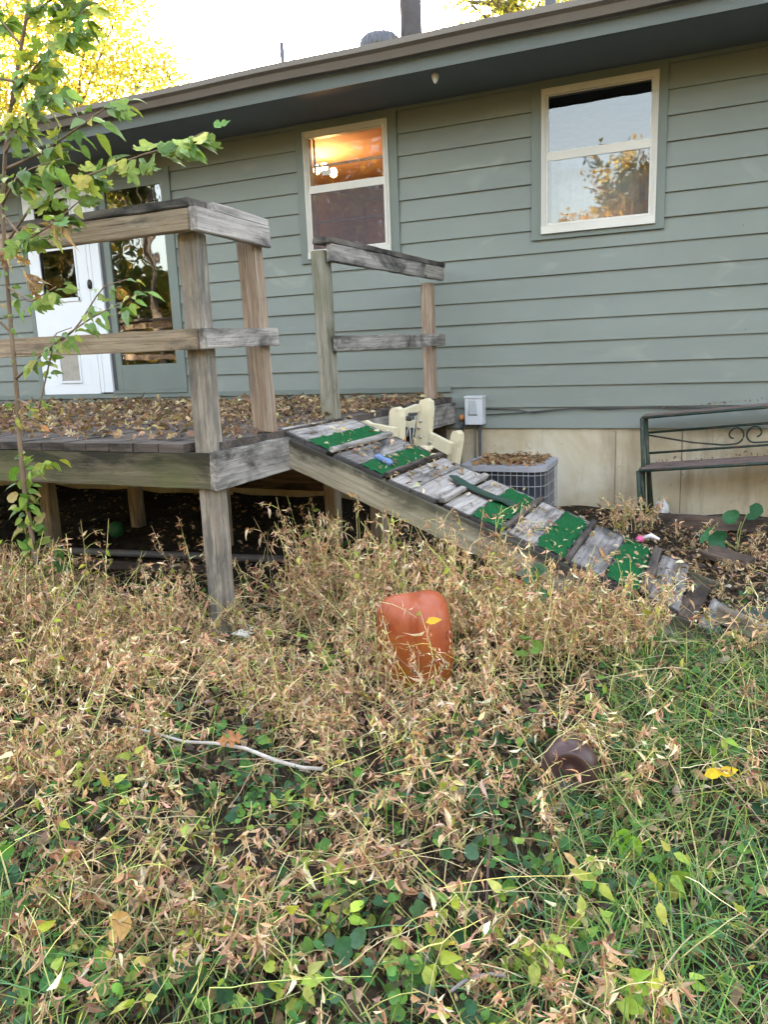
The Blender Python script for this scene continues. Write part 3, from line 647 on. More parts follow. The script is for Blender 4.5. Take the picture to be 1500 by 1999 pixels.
tag(s.build('plastic_bottle', simple('blue_plastic', (0.09, 0.16, 0.32), 0.25, dirt=(0.3, 0.33, 0.38), dirt_amt=0.45, spec=0.6), None), 'crushed blue plastic bottle on the second turf strip of the ramp', 'bottle')

# ------------------------------------------------------------------ cream frame behind the ramp
CREAM = simple('cream_paint', (0.60, 0.53, 0.38), 0.5, var=0.06, scale=8, dirt=(0.25, 0.2, 0.12), dirt_amt=0.12)
BOLT = simple('bolt_steel', (0.45, 0.43, 0.40), 0.35, 0.8)
fr = thing('wooden_frame', 'cream painted wooden frame with bolts and cords standing behind the ramp', 'frame', (-1.75, 4.85, 0))
def slab(name, corners, th, dirv, mat=CREAM, par=fr, bevel=0.012):
    "prism: polygon corners pushed by th along dirv"
    dv = Vector(dirv).normalized()*th; n_ = len(corners); m = MB(); cs = [Vector(c) for c in corners]
    m.add(cs + [c+dv for c in cs], [tuple(range(n_))[::-1], tuple(range(n_, 2*n_))] + [(i, (i+1) % n_, n_+(i+1) % n_, n_+i) for i in range(n_)])
    return m.build(name, mat, par, bevel)
def poly(pxs, Y_): return [at(x_, y_, Y_) for x_, y_ in pxs]
Ya, Yb = 4.62, 4.98
slab('upright', [at(760, 805, Ya), at(764, 797, Ya), at(772, 795, Ya), at(779, 800, Ya), at(782, 815, Ya), at(780, 900, Ya), at(758, 900, Ya)], 0.06, (0.25, 1, 0))
slab('upright', [at(817, 790, Yb), at(821, 781, Yb), at(832, 778, Yb), at(840, 784, Yb), at(841, 800, Yb), at(832, 905, Yb), at(801, 905, Yb), at(812, 840, Yb)], 0.05, (0.25, 1, 0))
slab('crossbar', [at(783, 803, Ya+.05), at(783, 817, Ya+.05), at(820, 803, Yb-.01), at(820, 789, Yb-.01)], 0.05, (-0.8, 0.5, 0))
slab('lower_bar', [at(784, 824, Ya+.12), at(784, 832, Ya+.12), at(812, 836, Yb+.03), at(814, 820, Yb+.03)], 0.03, (-0.8, 0.5, 0))
slab('arm', poly([(700, 823), (712, 821), (722, 827), (740, 830), (770, 836), (768, 860), (745, 850), (720, 838)], 4.34), 0.04, (0.2, 1, 0))
slab('arm', poly([(838, 845), (880, 866), (874, 888), (836, 868)], Yb+0.0), 0.045, (0.25, 1, 0))
slab('short_post', poly([(880, 850), (884, 842), (891, 842), (896, 848), (896, 862), (888, 912), (872, 906)], Yb+0.12), 0.07, (0.25, 1, 0))
slab('cap_block', poly([(815, 878), (821, 871), (829, 872), (832, 880), (828, 892)], Ya-0.2), 0.05, (0.25, 1, 0))
for (x_, y_, Y_) in ((821, 822, Yb), (818, 835, Yb), (821, 853, Yb), (757, 842, 4.335), (840, 864, Yb)):
    a = at(x_, y_, Y_-0.006); m = MB(); m.lathe(a, [(0.003, -0.011), (0.009, -0.006), (0.011, 0), (0.009, 0.006), (0.003, 0.011)], 10); m.build('bolt', BOLT, fr)
CORD = simple('cord_grey', (0.42, 0.42, 0.40), 0.8)
for (p_, q_) in (((800, 826), (790, 865)), ((800, 828), (803, 880)), ((812, 812), (803, 880))):
    m = MB(); m.tube([at(*p_, Ya+.1), at(*q_, Ya+.1)], 0.004, 6); m.build('cord', CORD, fr)
m = MB(); m.tube([at(798, 809, Ya+.1), at(814, 808, Ya+.14)], 0.010, 8); m.tube([at(800, 811, Ya+.1), at(801, 822, Ya+.1)], 0.010, 8); m.build('pulley', DARKTRIM, fr)
m = MB(); a = at(788, 862, Ya+.06); m.box(a-Vector((.014, .014, .022)), a+Vector((.014, .014, .022))); m.build('orange_tip', simple('orange_plastic', (0.55, 0.2, 0.05)), fr, 0.004)

# ------------------------------------------------------------------ air conditioner
ac = thing('air_conditioner', 'grey caged air conditioner unit covered in dead leaves by the foundation', 'air conditioner', (-1.36, 5.4, 0))
AX0, AX1, AY0, AY1, AZ = -1.70, -1.085, 5.1, 5.66, 0.495
def rrect(x0, x1, y0, y1, r, n=5):
    o = []
    for cx, cy, a0 in ((x1-r, y0+r, -90), (x1-r, y1-r, 0), (x0+r, y1-r, 90), (x0+r, y0+r, 180)):
        for i in range(n+1): a = R(a0+90*i/n); o.append((cx+r*math.cos(a), cy+r*math.sin(a)))
    return o
def prism(o, z0, z1, name, mat, par, bevel=0.006):
    n_ = len(o); m = MB(); m.add([(x_, y_, z0) for x_, y_ in o]+[(x_, y_, z1) for x_, y_ in o], [tuple(range(n_))[::-1], tuple(range(n_, 2*n_))]+[(i, (i+1) % n_, n_+(i+1) % n_, n_+i) for i in range(n_)])
    return m.build(name, mat, par, bevel)
ACG = simple('ac_grey_paint', (0.27, 0.27, 0.30), 0.45, var=0.08)
prism(rrect(AX0, AX1, AY0, AY1, 0.11), AZ-0.035, AZ, 'top_rim', ACG, ac); prism(rrect(AX0+.03, AX1-.03, AY0+.03, AY1-.03, 0.06), -0.05, AZ-0.036, 'coil', simple('coil_dark', (0.02, 0.024, 0.035), 0.5), ac)
prism(rrect(AX0, AX1, AY0, AY1, 0.07), -0.06, 0.05, 'base_pan', ACG, ac)
m = MB(); o = rrect(AX0+.008, AX1-.008, AY0+.008, AY1-.008, 0.105)
for zz in (0.12, 0.2, 0.28, 0.36, 0.435): m.tube([(x_, y_, zz) for x_, y_ in o+[o[0]]], 0.0024, 5, False)
pts = o+[o[0]]; acc = 0
for i in range(len(pts)-1):
    p, q = Vector((*pts[i], 0)), Vector((*pts[i+1], 0)); L = (q-p).length; k = acc
    while k < L: c = p+(q-p)*(k/L); m.tube([(c.x, c.y, 0.04), (c.x, c.y, AZ-0.03)], 0.0021, 5, False); k += 0.044
    acc = k-L
m.build('grille', simple('grille_wire', (0.30, 0.30, 0.32), 0.4), ac)
# disconnect box, conduit, spigot, cables
DB = simple('box_grey', (0.47, 0.49, 0.53), 0.45, var=0.06, scale=5, dirt=(0.3, 0.29, 0.26), dirt_amt=0.1)
bx_ = thing('electrical_box', 'light grey electrical disconnect box mounted on the green siding', 'electrical box', (-1.88, WY-0.06, 0.8))
m = MB(); m.box((-1.955, WY-0.11, 0.69), (-1.805, WY-0.02, 0.905)); m.build('body', DB, bx_, 0.006)
m = MB(); m.box((-1.96, WY-0.118, 0.906), (-1.80, WY-0.015, 0.922)); m.build('lid', DB, bx_, 0.004)
m = MB(); m.add([(-1.928, WY-0.113, 0.765), (-1.845, WY-0.113, 0.765), (-1.862, WY-0.113, 0.895), (-1.918, WY-0.113, 0.895), (-1.92, WY-0.122, 0.775), (-1.853, WY-0.122, 0.775), (-1.868, WY-0.122, 0.885), (-1.912, WY-0.122, 0.885)], [(4, 5, 6, 7), (0, 1, 5, 4), (1, 2, 6, 5), (2, 3, 7, 6), (3, 0, 4, 7)]); m.build('handle_recess', simple('box_recess', (0.33, 0.35, 0.37), 0.5), bx_)
m = MB(); m.tube([(-1.845, WY-0.06, 0.69), (-1.845, WY-0.06, 0.40), (-1.80, WY-0.2, 0.33)], 0.013, 10); m.build('conduit', simple('conduit_dark', (0.05, 0.05, 0.055), 0.5), bx_)
m = MB(); m.tube([(-1.90, WY-0.05, 0.69), (-1.90, WY-0.03, 0.45), (-1.905, WY-0.03, 0.2)], 0.005, 6); m.build('wire', simple('wire_grey', (0.16, 0.15, 0.14)), bx_)
sp = thing('spigot', 'rusty orange spigot knob with blue lines between deck and electrical box', 'spigot', (-2.0, WY-0.05, 0.75))
m = MB(); c = at(902, 815, WY-0.07); m.lathe(c, [(0.006, -0.028), (0.022, -0.022), (0.03, -0.004), (0.028, 0.012), (0.014, 0.024), (0.004, 0.028)], 14); m.build('knob', simple('knob_rust', (0.42, 0.17, 0.06), 0.7, dirt=(0.12, 0.06, 0.03)), sp)
m = MB(); m.tube([c+Vector((.01, 0, -.02)), at(896, 838, WY-.06), at(888, 862, WY-.1), at(880, 880, WY-.12)], 0.007, 8); m.build('hose', simple('hose_blue', (0.09, 0.12, 0.16), 0.5), sp)
m = MB(); m.tube([c+Vector((.03, 0, -.01)), at(902, 850, WY-.05), at(901, 900, WY-.08), at(898, 940, WY-.1)], 0.006, 8); m.build('hose', simple('hose_dark', (0.04, 0.04, 0.045), 0.5), sp)
m = MB(); m.tube([c+Vector((.03, 0, .0)), c+Vector((.06, 0.0, .005))], 0.010, 8); m.build('nozzle', BOLT, sp)
CAB = simple('cable_black', (0.045, 0.043, 0.042), 0.6)
for pts_, lb in (([(867, 799), (912, 799)], None), ([(950, 799), (1010, 800), (1040, 806), (1100, 799), (1150, 796), (1230, 797), (1300, 795), (1400, 796), (1500, 790)], 'upper thin black cable sagging along the lowest siding boards'),
                      ([(950, 810), (1000, 807), (1060, 802), (1120, 797), (1180, 798.5), (1260, 796), (1330, 797.5), (1500, 793)], 'lower thin black cable crossing the other one on the siding')):
    if lb is None: continue
    m = MB(); m.tube([at(x_, y_, WY-0.03) for x_, y_ in pts_], 0.005, 6); tag(m.build('cable', CAB, None), lb, 'cable', 'cables along the wall')

# ------------------------------------------------------------------ plant stand
IRON = simple('iron_rusty_green', (0.013, 0.032, 0.024), 0.55, 0.1, dirt=(0.10, 0.05, 0.03), dirt_amt=0.45, scale=22); RUSTW = simple('stand_rust_slat', (0.15, 0.105, 0.095), 0.8, dirt=(0.06, 0.045, 0.04), dirt_amt=0.45, scale=18)
ps = thing('plant_stand', 'two-tier metal plant stand with scrollwork against the foundation', 'plant stand', (-0.54, 5.85, 0.03))
tl = lambda x_: 0.088*(x_+0.54)       # the stand is not level: it rises to the right
def shelf(zl, y0, y1):
    m = MB(); 
    for y_ in (y0, y1): m.tube([(-0.54, y_, zl), (1.0, y_, zl+tl(1.0))], 0.011, 8)
    for x_ in (-0.535, 1.0): m.tube([(x_, y0, zl+tl(x_)), (x_, y1, zl+tl(x_))], 0.011, 8)
    m.build('shelf_frame', IRON, ps)
    m = MB(); k = 4; w = (y1-y0-0.02)/k
    for i in range(k):
        q = y0+0.01+i*w; m.add([(-0.53, q+.006, zl+.006), (0.99, q+.006, zl+.006+tl(.99)), (0.99, q+w-.006, zl+.006+tl(.99)), (-0.53, q+w-.006, zl+.006), (-0.53, q+.006, zl+.014), (0.99, q+.006, zl+.014+tl(.99)), (0.99, q+w-.006, zl+.014+tl(.99)), (-0.53, q+w-.006, zl+.014)],
              [(0, 3, 2, 1), (4, 5, 6, 7), (0, 1, 5, 4), (1, 2, 6, 5), (2, 3, 7, 6), (3, 0, 4, 7)])
    m.build('shelf_slats', RUSTW, ps)
shelf(0.762, 5.82, 6.02); shelf(0.395, 5.70, 6.02)
def leg(x_, y_, z1, x2=None):
    m = MB(); m.add([], []); x2 = x_ if x2 is None else x2
    m.tube([(x2, y_, gz(x_, y_)-0.02), (x_, y_, z1+tl(x_))], 0.014, 8); m.build('leg', IRON, ps)
leg(-0.54, 5.82, 0.762, -0.50); leg(-0.52, 5.91, 0.762, -0.47); leg(-0.54, 6.02, 0.762, -0.46); leg(-0.545, 5.70, 0.395, -0.515); leg(-0.53, 5.77, 0.395, -0.49)
for y_ in (5.70, 5.82, 6.02): leg(1.0, y_, 0.395 if y_ < 5.8 else 0.762)
m = MB(); yb = 6.03; q = lambda x_, z_: (x_, yb, z_+tl(x_))
m.tube([q(-0.52, 0.632), q(1.0, 0.632)], 0.009, 8); m.tube([q(-0.52, 0.478), q(1.0, 0.478)], 0.009, 8)
cx, cz = 0.145, 0.575
for sg in (-1, 1):
    pts_ = [q(cx+sg*0.66, 0.615), q(cx+sg*0.35, 0.535), q(cx+sg*0.14, 0.50)]
    for k in range(0, 17):
        a = R(-100+k*22); rr_ = 0.062*(1-k*0.012) if k < 9 else 0.062*(0.90-(k-8)*0.075)
        pts_.append(q(cx+sg*0.068 - sg*rr_*math.cos(a), 0.562+rr_*math.sin(a)))
    m.tube(pts_, 0.0065, 7)
m.build('scroll_panel', IRON, ps)
# white bundle and border timber
a = Vector((-0.40, 6.0, 0.05)); m = MB(); m.lathe(a, [(0.02, -0.03), (0.05, -0.01), (0.048, 0.03), (0.03, 0.06), (0.012, 0.085)], 14, lambda p, an: p*(1+0.18*math.sin(an*3)+0.1*math.sin(an*5)))
tag(m.build('white_bag', simple('white_plastic', (0.62, 0.62, 0.66), 0.4), None), 'small crumpled white bag beside the plant stand legs', 'bag')
bt = board('border_timber', (-0.55, 5.70, 0.03), (1.6, 5.86, 0.04), 0.09, 0.09, W_ROT, None, rough=0.006); tag(bt, 'dark rotting border timber on the ground before the plant stand', 'timber')

# ------------------------------------------------------------------ orange vessel, ball, stick, odds and ends
def orange():
    n = N('orange_terracotta'); v = n.coord((1, 1, 1), False); a = n.noise(v, 6, 6, 0.65); sep = n('SeparateXYZ', {0: v})
    c = n.ramp(a, [(0.3, (0.24, 0.048, 0.018)), (0.6, (0.33, 0.070, 0.022)), (0.8, (0.28, 0.075, 0.035))])
    c = n.mix(n.ramp(n.noise(v, 2.6, 5, 0.6, 0.4), [(0.5, 0.0), (0.62, 0.8)]), c, (0.36, 0.125, 0.02))
    c = n.mix(n.ramp(n.noise(v, 30, 5, 0.7), [(0.6, 0.0), (0.75, 0.5)]), c, (0.14, 0.05, 0.025)); return n.out(c, 0.42, a, 0.2, 0.004, 0.45)
OC = Vector((-1.075, 2.66, -0.03)); m = MB(); prof = []
for t, r_ in ((0, 0.07), (0.0, 0.118), (0.03, 0.134), (0.12, 0.146), (0.25, 0.151), (0.4, 0.153), (0.55, 0.152), (0.7, 0.149), (0.82, 0.142), (0.9, 0.131), (0.95, 0.113), (0.985, 0.08), (1.0, 0.03)): prof.append((r_, 0.385*t))
def dent(p, an):
    g = 1 - 0.20*max(0, math.cos(an+1.24))**110*min(1, (p.z-.06)/.2 if p.z > .06 else 0) - 0.035*max(0, math.cos(3.5*(an+1.30)))**14 - 0.03*max(0, math.cos(an-0.3))**8
    g *= 1 + 0.018*math.sin(an*3+p.z*14) + 0.008*math.sin(an*9-p.z*37) - 0.05*max(0, math.cos(an+1.7))**20*max(0, math.cos((p.z-.12)*14))
    return Vector((p.x*g, p.y*g*0.95, p.z + 0.012*math.sin(an*2)*(p.z > .1)))
m.lathe(OC, prof, 72, dent); pot = m.build('orange_vessel', orange(), None)
tag(pot, 'burnt orange rounded vessel with a crease, half hidden in dry weeds', 'vessel')
m = MB(); BC = Vector((-0.37, 2.10, 0.062)); ns = 28; nr_ = 40; vs_ = []
dd = (Vector((0.04, -0.75, 0.55))).normalized()
for i in range(ns+1):
    for j in range(nr_):
        th, ph = math.pi*i/ns, 2*math.pi*j/nr_; p = Vector((math.sin(th)*math.cos(ph), math.sin(th)*math.sin(ph), math.cos(th)))
        c = p.dot(Vector((0.15, -0.93, 0.12)).normalized()); k = max(0, (c-0.74)/0.26); r_ = 1-0.42*min(1, k*2.2)**1.2
        vs_.append(BC+Vector((p.x*0.083, p.y*0.083, p.z*0.092))*r_)
m.add(vs_, [(i*nr_+j, (i+1)*nr_+j, (i+1)*nr_+(j+1) % nr_, i*nr_+(j+1) % nr_) for i in range(ns) for j in range(nr_)], True)
tag(m.build('ball', simple('brown_vinyl', (0.055, 0.027, 0.026), 0.38, var=0.1, scale=4, dirt=(0.06, 0.045, 0.035), dirt_amt=0.1), None), 'dark brown dented ball lying in the dry grass', 'ball')
pts_ = [(245, 1418), (300, 1432), (360, 1446), (420, 1450), (480, 1463), (540, 1484), (590, 1497), (630, 1503)]
m = MB(); m.tube([atz(x_, y_, 0.10)+Vector((0, 0, 0.004*math.sin(i*2))) for i, (x_, y_) in enumerate(pts_)], [0.003, .004, .005, .0055, .006, .0065, .006, .0055], 8)
tag(m.build('stick', simple('stick_pale', (0.40, 0.36, 0.33), 0.8, var=0.2, scale=40), None), 'long pale bare stick lying across the dry weeds', 'stick')
m = MB(); b0, b1 = at(965, 1590, 1.62), atz(935, 1920, 0.03); m.tube([b1, b1.lerp(b0, .3)+Vector((.004, 0, 0)), b1.lerp(b0, .65)+Vector((-.003, 0, .003)), b0], [0.0042, 0.0035, 0.003, 0.002], 7)
tag(m.build('dead_stalk', simple('stalk_dark', (0.07, 0.042, 0.035), 0.8), None), 'dark upright dead stalk standing in the lower foreground weeds', 'stalk')
m = MB(); pts_ = [(880, 1935), (905, 1916), (930, 1906), (960, 1901), (985, 1904)]; m.tube([atz(x_, y_, 0.08) for x_, y_ in pts_], [.003, .004, .0045, .004, .003], 7)
tag(m.build('twig', simple('twig_grey', (0.22, 0.20, 0.20), 0.8), None), 'short curved grey twig near the bottom edge', 'twig')
m = MB(); a = Vector((-4.15, 4.34, 0.07)); m.lathe(a, [(0.01, -0.062), (0.045, -0.045), (0.062, 0), (0.045, 0.045), (0.01, 0.062)], 20)
tag(m.build('ball', simple('ball_green', (0.018, 0.10, 0.035), 0.6, dirt=(.03, .03, .02), dirt_amt=.4), None), 'small green ball lying in the shade under the deck', 'ball')
m = MB(); m.tube([atz(110, 1074, 0.05), atz(200, 1078, 0.05), atz(300, 1082, 0.04), atz(400, 1086, 0.04), atz(560, 1092, 0.04)], 0.024, 10)
tag(m.build('pipe', simple('pipe_dark', (0.10, 0.09, 0.085), 0.6), None), 'dark pipe lying along the ground under the deck', 'pipe')
lp = board('lumber', atz(165, 1100, 0.03), atz(420, 1112, 0.03), 0.06, 0.03, W_ROT, None, side=(0, 1, 0.2)); tag(lp, 'old brown plank on the ground under the front of the deck', 'plank')
a = atz(1250, 1053, 0.05); m = MB(); m.lathe(a, [(0.006, -0.02), (0.024, -0.01), (0.028, 0.004), (0.018, 0.02), (0.004, 0.026)], 12); toy = m.build('toy', simple('pink_plastic', (0.62, 0.10, 0.25), 0.4), None); tag(toy, 'small pink toy with a white end in the leaves past the ramp', 'toy')
m = MB(); m.tube([a+Vector((0.02, 0, .01)), a+Vector((0.07, 0.0, .03)), a+Vector((0.12, -0.02, .012))], [0.012, 0.016, 0.008], 9); m.build('white_end', simple('toy_white', (0.7, 0.66, 0.66)), toy)
m = MB(); a = atz(1478, 1215, 0.06); ax1, ax2 = Vector((0.9, -0.3, 0.1)).normalized(), Vector((0.25, 0.6, 0.7)).normalized(); nn = ax1.cross(ax2)
P8 = []
for u_, v_, w_ in ((-1,-1,0),(1,-1,0),(1,1,0),(-1,1,0),(-1,-1,1),(1,-1,1),(1,1,1),(-1,1,1)): P8.append(a+ax1*u_*0.085+ax2*v_*0.08-nn*w_*0.02)
m.add(P8, [(0,3,2,1),(4,5,6,7),(0,1,5,4),(1,2,6,5),(2,3,7,6),(3,0,4,7)]); tag(m.build('shingle', simple('shingle_green', (0.035, 0.055, 0.045), 0.9, scale=60), None, 0.006), 'dark green shingle propped at the far foot of the ramp', 'shingle')
m = MB(); a = atz(470, 1240, 0.09); 
for i in range(7):
    an = -1.2+i*0.38; e_ = a+Vector((0.05*math.cos(an)+.02, 0.02*math.sin(an*2), 0.03*math.sin(an)+.02)); m.tube([a+Vector((-0.05, 0, 0)), (a+e_)/2+Vector((0, 0, .008)), e_], [.002, .007, .001], 5)
tag(m.build('feather', simple('feather_white', (0.66, 0.63, 0.60), 0.9), None), 'pale grey-white feather caught in the weeds by the front post', 'feather')


# ------------------------------------------------------------------ vegetation
def vis(P, mx=500, top=880, bot=2700, zmax=99):
    x, y, z = proj(P); return (z > 0.25) & (z < zmax) & (x > -mx) & (x < 1500+mx) & (y > top) & (y < bot)
def ground_pts(n, x0=-5.5, x1=2.2, y0=0.45, y1=6.1):
    P = np.stack([rng.uniform(x0, x1, n), rng.uniform(y0, y1, n), np.zeros(n)], 1); P[:, 2] = ground_h(P[:, 0], P[:, 1]); return P[vis(P)]
def sm(a, b, x): t = np.clip((x-a)/(b-a), 0, 1); return t*t*(3-2*t)
def blob(P, s, seed):
    x, y = P[:, 0]*s+seed, P[:, 1]*s-seed*1.7
    return 0.5+0.25*(np.sin(x*2.1+1.3*np.sin(y*1.7))+np.sin(y*2.6+1.1*np.sin(x*2.3+2)))
def keep(P, w): return P[rng.random(len(P)) < w]
def clear(P, pad=0.0):
    "away from things that stand on the ground"
    x, y = P[:, 0], P[:, 1]; ok = np.ones(len(P), bool)
    for cx, cy, r_ in ((OC.x, OC.y, 0.155), (BC.x, BC.y, 0.09), (-2.15, 2.885, 0.055), (-2.42, 4.57, .06), (-2.12, 4.66, .06)): ok &= np.hypot(x-cx, y-cy) > r_+pad
    ok &= ~((x > AX0-.03) & (x < AX1+.03) & (y > AY0-.03))
    return P[ok]
def under_ramp(P): return (P[:, 1] > RA-0.03-pad_r) & (P[:, 1] < RB+.02) & (P[:, 0] > -2.2) & (P[:, 0] < 0.15)
pad_r = 0.0
def stems_from(P, L, az, lean, bend, K=7, wob=0.012):
    n = len(P); t = np.linspace(0, 1, K); d = np.stack([np.sin(lean)*np.cos(az), np.sin(lean)*np.sin(az), np.cos(lean)], 1)
    h = np.stack([np.cos(az), np.sin(az), np.zeros(n)], 1)
    Q = P[:, None] + L[:, None, None]*(t[None, :, None]*d[:, None] + (t**2)[None, :, None]*bend[:, None, None]*(h*0.8-np.array([0, 0, .55]))[:, None])
    j = rng.normal(size=(n, K, 3))*wob; j[:, 0] = 0; Q = Q + np.cumsum(j, 1)*0.6
    Q[..., 2] = np.maximum(Q[..., 2], ground_h(Q[..., 0], Q[..., 1])+0.004); return Q
def along(Q, k, t0=0.1, t1=1.0):
    "k random points on every path: positions, directions"
    n, K, _ = Q.shape; t = rng.uniform(t0, t1, (n, k))*(K-1.001); i = t.astype(int); f = (t-i)[..., None]; r_ = np.arange(n)[:, None]
    A, B = Q[r_, i], Q[r_, i+1]; return (A*(1-f)+B*f).reshape(-1, 3), (B-A).reshape(-1, 3)
SHR = [strip(shriv, 3, f, d, tw, c) for f, d, tw, c in ((0.9, .5, 1.2, .3), (0.6, .9, -1.8, .6), (1.3, .2, .6, .2), (.4, 1.1, 2.4, .8))]
LEAFT = [strip(ovate, 4, f, d, tw, c) for f, d, tw, c in ((0.35, .25, 0.1, .1), (0.25, .5, -.25, .2), (.6, .35, .3, .0), (.15, .7, -.1, .35))]
HEART = [fan(heart(), c, d) for c, d in ((.35, .1), (.6, .25), (.15, .3))]
OAK = [fan(oak(), c, d, .05) for c, d in ((.5, .35), (.9, .1), (.3, .7))]
LOB = [fan(lobed(), c, d, .03) for c, d in ((.25, .2), (.5, .35), (.1, .45))]
def many(big, temps, pos, fwd, nrm, sc, col):
    w = rng.integers(len(temps), size=len(pos)); Rm = frames(fwd, nrm)
    for i, (T, F) in enumerate(temps):
        k = w == i; big.add(T, F, pos[k], Rm[k], sc[k], col[k])
TAN = [(0.60, 0.40, 0.25), (0.49, 0.285, 0.17), (0.74, 0.58, 0.40), (0.38, 0.19, 0.115), (0.58, 0.335, 0.235), (0.58, 0.52, 0.24), (0.22, 0.12, 0.08)]
TANW = [4, 3.4, 3, 2.2, 3, .9, 2]
STRAW = [(0.60, 0.53, 0.22), (0.66, 0.59, 0.32), (0.52, 0.50, 0.16), (0.54, 0.41, 0.22), (0.40, 0.44, 0.12)]
# --- dry weeds
def weeds():
    P = ground_pts(26000); P = clear(P, 0.01); px, py, _ = proj(P)
    edge = 1090 + 60*np.sin(px*0.006) 
    w = sm(1120, 1210, py)*(1-0.62*sm(1500, 1640, py))*(1-0.80*sm(1150, 1310, px+0.15*(1500-py)))*(0.06+1.35*sm(.18, .85, blob(P, 2.6, 3.1)))
    w *= np.where((P[:, 1] > RA-0.05), 0.08, 1.0)*np.where((P[:, 1] > FY+.1) & (P[:, 0] < -2.0), 0.12, 1.0)
    w = np.where((px < 190) & (py > 1150) & (py < 1420), np.maximum(w, .95), w); bare = np.exp(-((px-1440)/120)**2-((py-1190)/90)**2); w *= 1-bare
    for cx_, cy_, ax_, ay_, k_ in ((805, 1390, 125, 95, .97), (1110, 1585, 95, 75, .97), (440, 1500, 210, 45, .75)): w *= 1-k_*np.exp(-((px-cx_)/ax_)**2-((py-cy_)/ay_)**2)
    P = keep(P, np.clip(w*0.50, 0, 1)); px, py, _ = proj(P); n = len(P)
    tall = np.exp(-((px-900)/260)**2)*np.exp(-((py-1230)/90)**2) + 0.8*np.exp(-((px-20)/140)**2)*np.exp(-((py-1290)/110)**2)
    L = rng.uniform(0.12, 0.32, n) + 0.38*tall*rng.uniform(.4, 1, n); L *= 1-0.25*sm(1450, 1700, py)
    az = rng.uniform(0, 2*np.pi, n); lean = np.abs(rng.normal(size=n))*0.45+0.1; lean = np.where(rng.random(n) < 0.25, rng.uniform(.8, 1.45, n), lean); lean *= 1-0.5*tall
    def patch(x0, x1, y0, y1, k, l0, l1, ln=.28):
        P_ = np.stack([rng.uniform(x0, x1, k), rng.uniform(y0, y1, k), np.zeros(k)], 1); P_ = clear(P_, .0); P_[:, 2] = ground_h(P_[:, 0], P_[:, 1]); m_ = len(P_)
        return P_, rng.uniform(l0, l1, m_), rng.uniform(0, 6.28, m_), np.abs(rng.normal(size=m_))*ln
    sets = [(P, L, az, lean)]
    for q in ((-1.95, -.9, 3.02, 3.40, 95, .38, .66), (-.95, -.2, 2.95, 3.38, 48, .2, .38), (-1.6, -.5, 2.75, 3.05, 60, .3, .5), (-3.6, -2.55, 2.05, 2.62, 170, .38, .62), (-2.55, -2.2, 2.4, 2.7, 40, .25, .42), (-2.5, -2.15, 3.0, 3.9, 16, .3, .5), (-1.32, -.86, 2.34, 2.48, 13, .24, .42, .5), (-.52, -.22, 1.9, 2.0, 5, .10, .2, .6), (-.7, -.4, 5.3, 5.55, 22, .15, .28), (-.3, .35, 4.6, 5.5, 16, .08, .2, .8), (-.1, .5, 3.3, 4.5, 14, .08, .2, .9)): sets.append(patch(*q))
    sb, lb = Big(), Big()
    for P, L, az, lean in sets:
        n = len(P)
        Q = stems_from(P, L, az, np.clip(lean, 0, 1.5), rng.uniform(-0.05, 0.3, n), wob=.007)
        col = pal(n, STRAW, var=.2); rad = np.linspace(0.0024, 0.0011, 7)[None]*rng.uniform(.7, 1.3, (n, 1)); sb.tubes(Q, rad, col)
        # side branches
        k = 3; A, d = along(Q, k, .3, .95); m_ = len(A); d /= np.linalg.norm(d, axis=1, keepdims=True)+1e-9; d2 = d+unit(m_, (0, 0, -.1), .55); d2 /= np.linalg.norm(d2, axis=1, keepdims=True)
        lb_ = rng.uniform(.04, .15, m_); t = np.linspace(0, 1, 4)[None, :, None]
        B = A[:, None]+d2[:, None]*lb_[:, None, None]*t - np.array([0, 0, .35])*(t**2)*lb_[:, None, None]
        sb.tubes(B, np.linspace(.0014, .0007, 4)[None], pal(m_, STRAW, var=.25))
        # shrivelled leaves, hanging in clumps at the nodes
        tone = blob(P, 1.7, 4.4)
        for QQ, kk, a0, per, tn in ((Q, 4, .3, 5, tone), (B, 2, .5, 4, np.repeat(tone, 3))):
            A, d = along(QQ, kk, a0, 1.0); A, d = np.repeat(A, per, 0), np.repeat(d, per, 0); m_ = len(A); A = A+rng.normal(size=(m_, 3))*.007
            fwd = unit(m_, (0, 0, -0.9), .6) + d/(np.linalg.norm(d, axis=1, keepdims=True)+1e-9)*.4; tv = np.repeat(tn, kk*per)[:, None]
            many(lb, SHR, A, fwd, unit(m_), rng.uniform(.010, .038, m_)*(1+.5*(rng.random(m_) < .10))*np.repeat(rng.uniform(.7, 1.25, m_//per), per), np.clip(pal(m_, TAN, TANW, .3)*(.72+.5*tv), .01, .9))
        # greenish survivors
        A, d = along(Q, 2, .5, 1.0); kq = rng.random(len(A)) < .28; A = A[kq]; m_ = len(A)
        many(lb, LEAFT, A, unit(m_, (0, 0, -.3), .6), unit(m_, (0, -.4, .6)), rng.uniform(.02, .045, m_), pal(m_, [(.34, .36, .06), (.24, .30, .05), (.44, .42, .10)], None, .2))
    tag(sb.build('dry_weed_stems', STEM), kind='stuff', label='tangle of straw coloured dry weed stems across the yard', cat='dry weeds'); tag(lb.build('dry_weed_leaves', DRY), kind='stuff', label='shrivelled tan leaves hanging on the dry weeds', cat='dry weeds')
weeds()
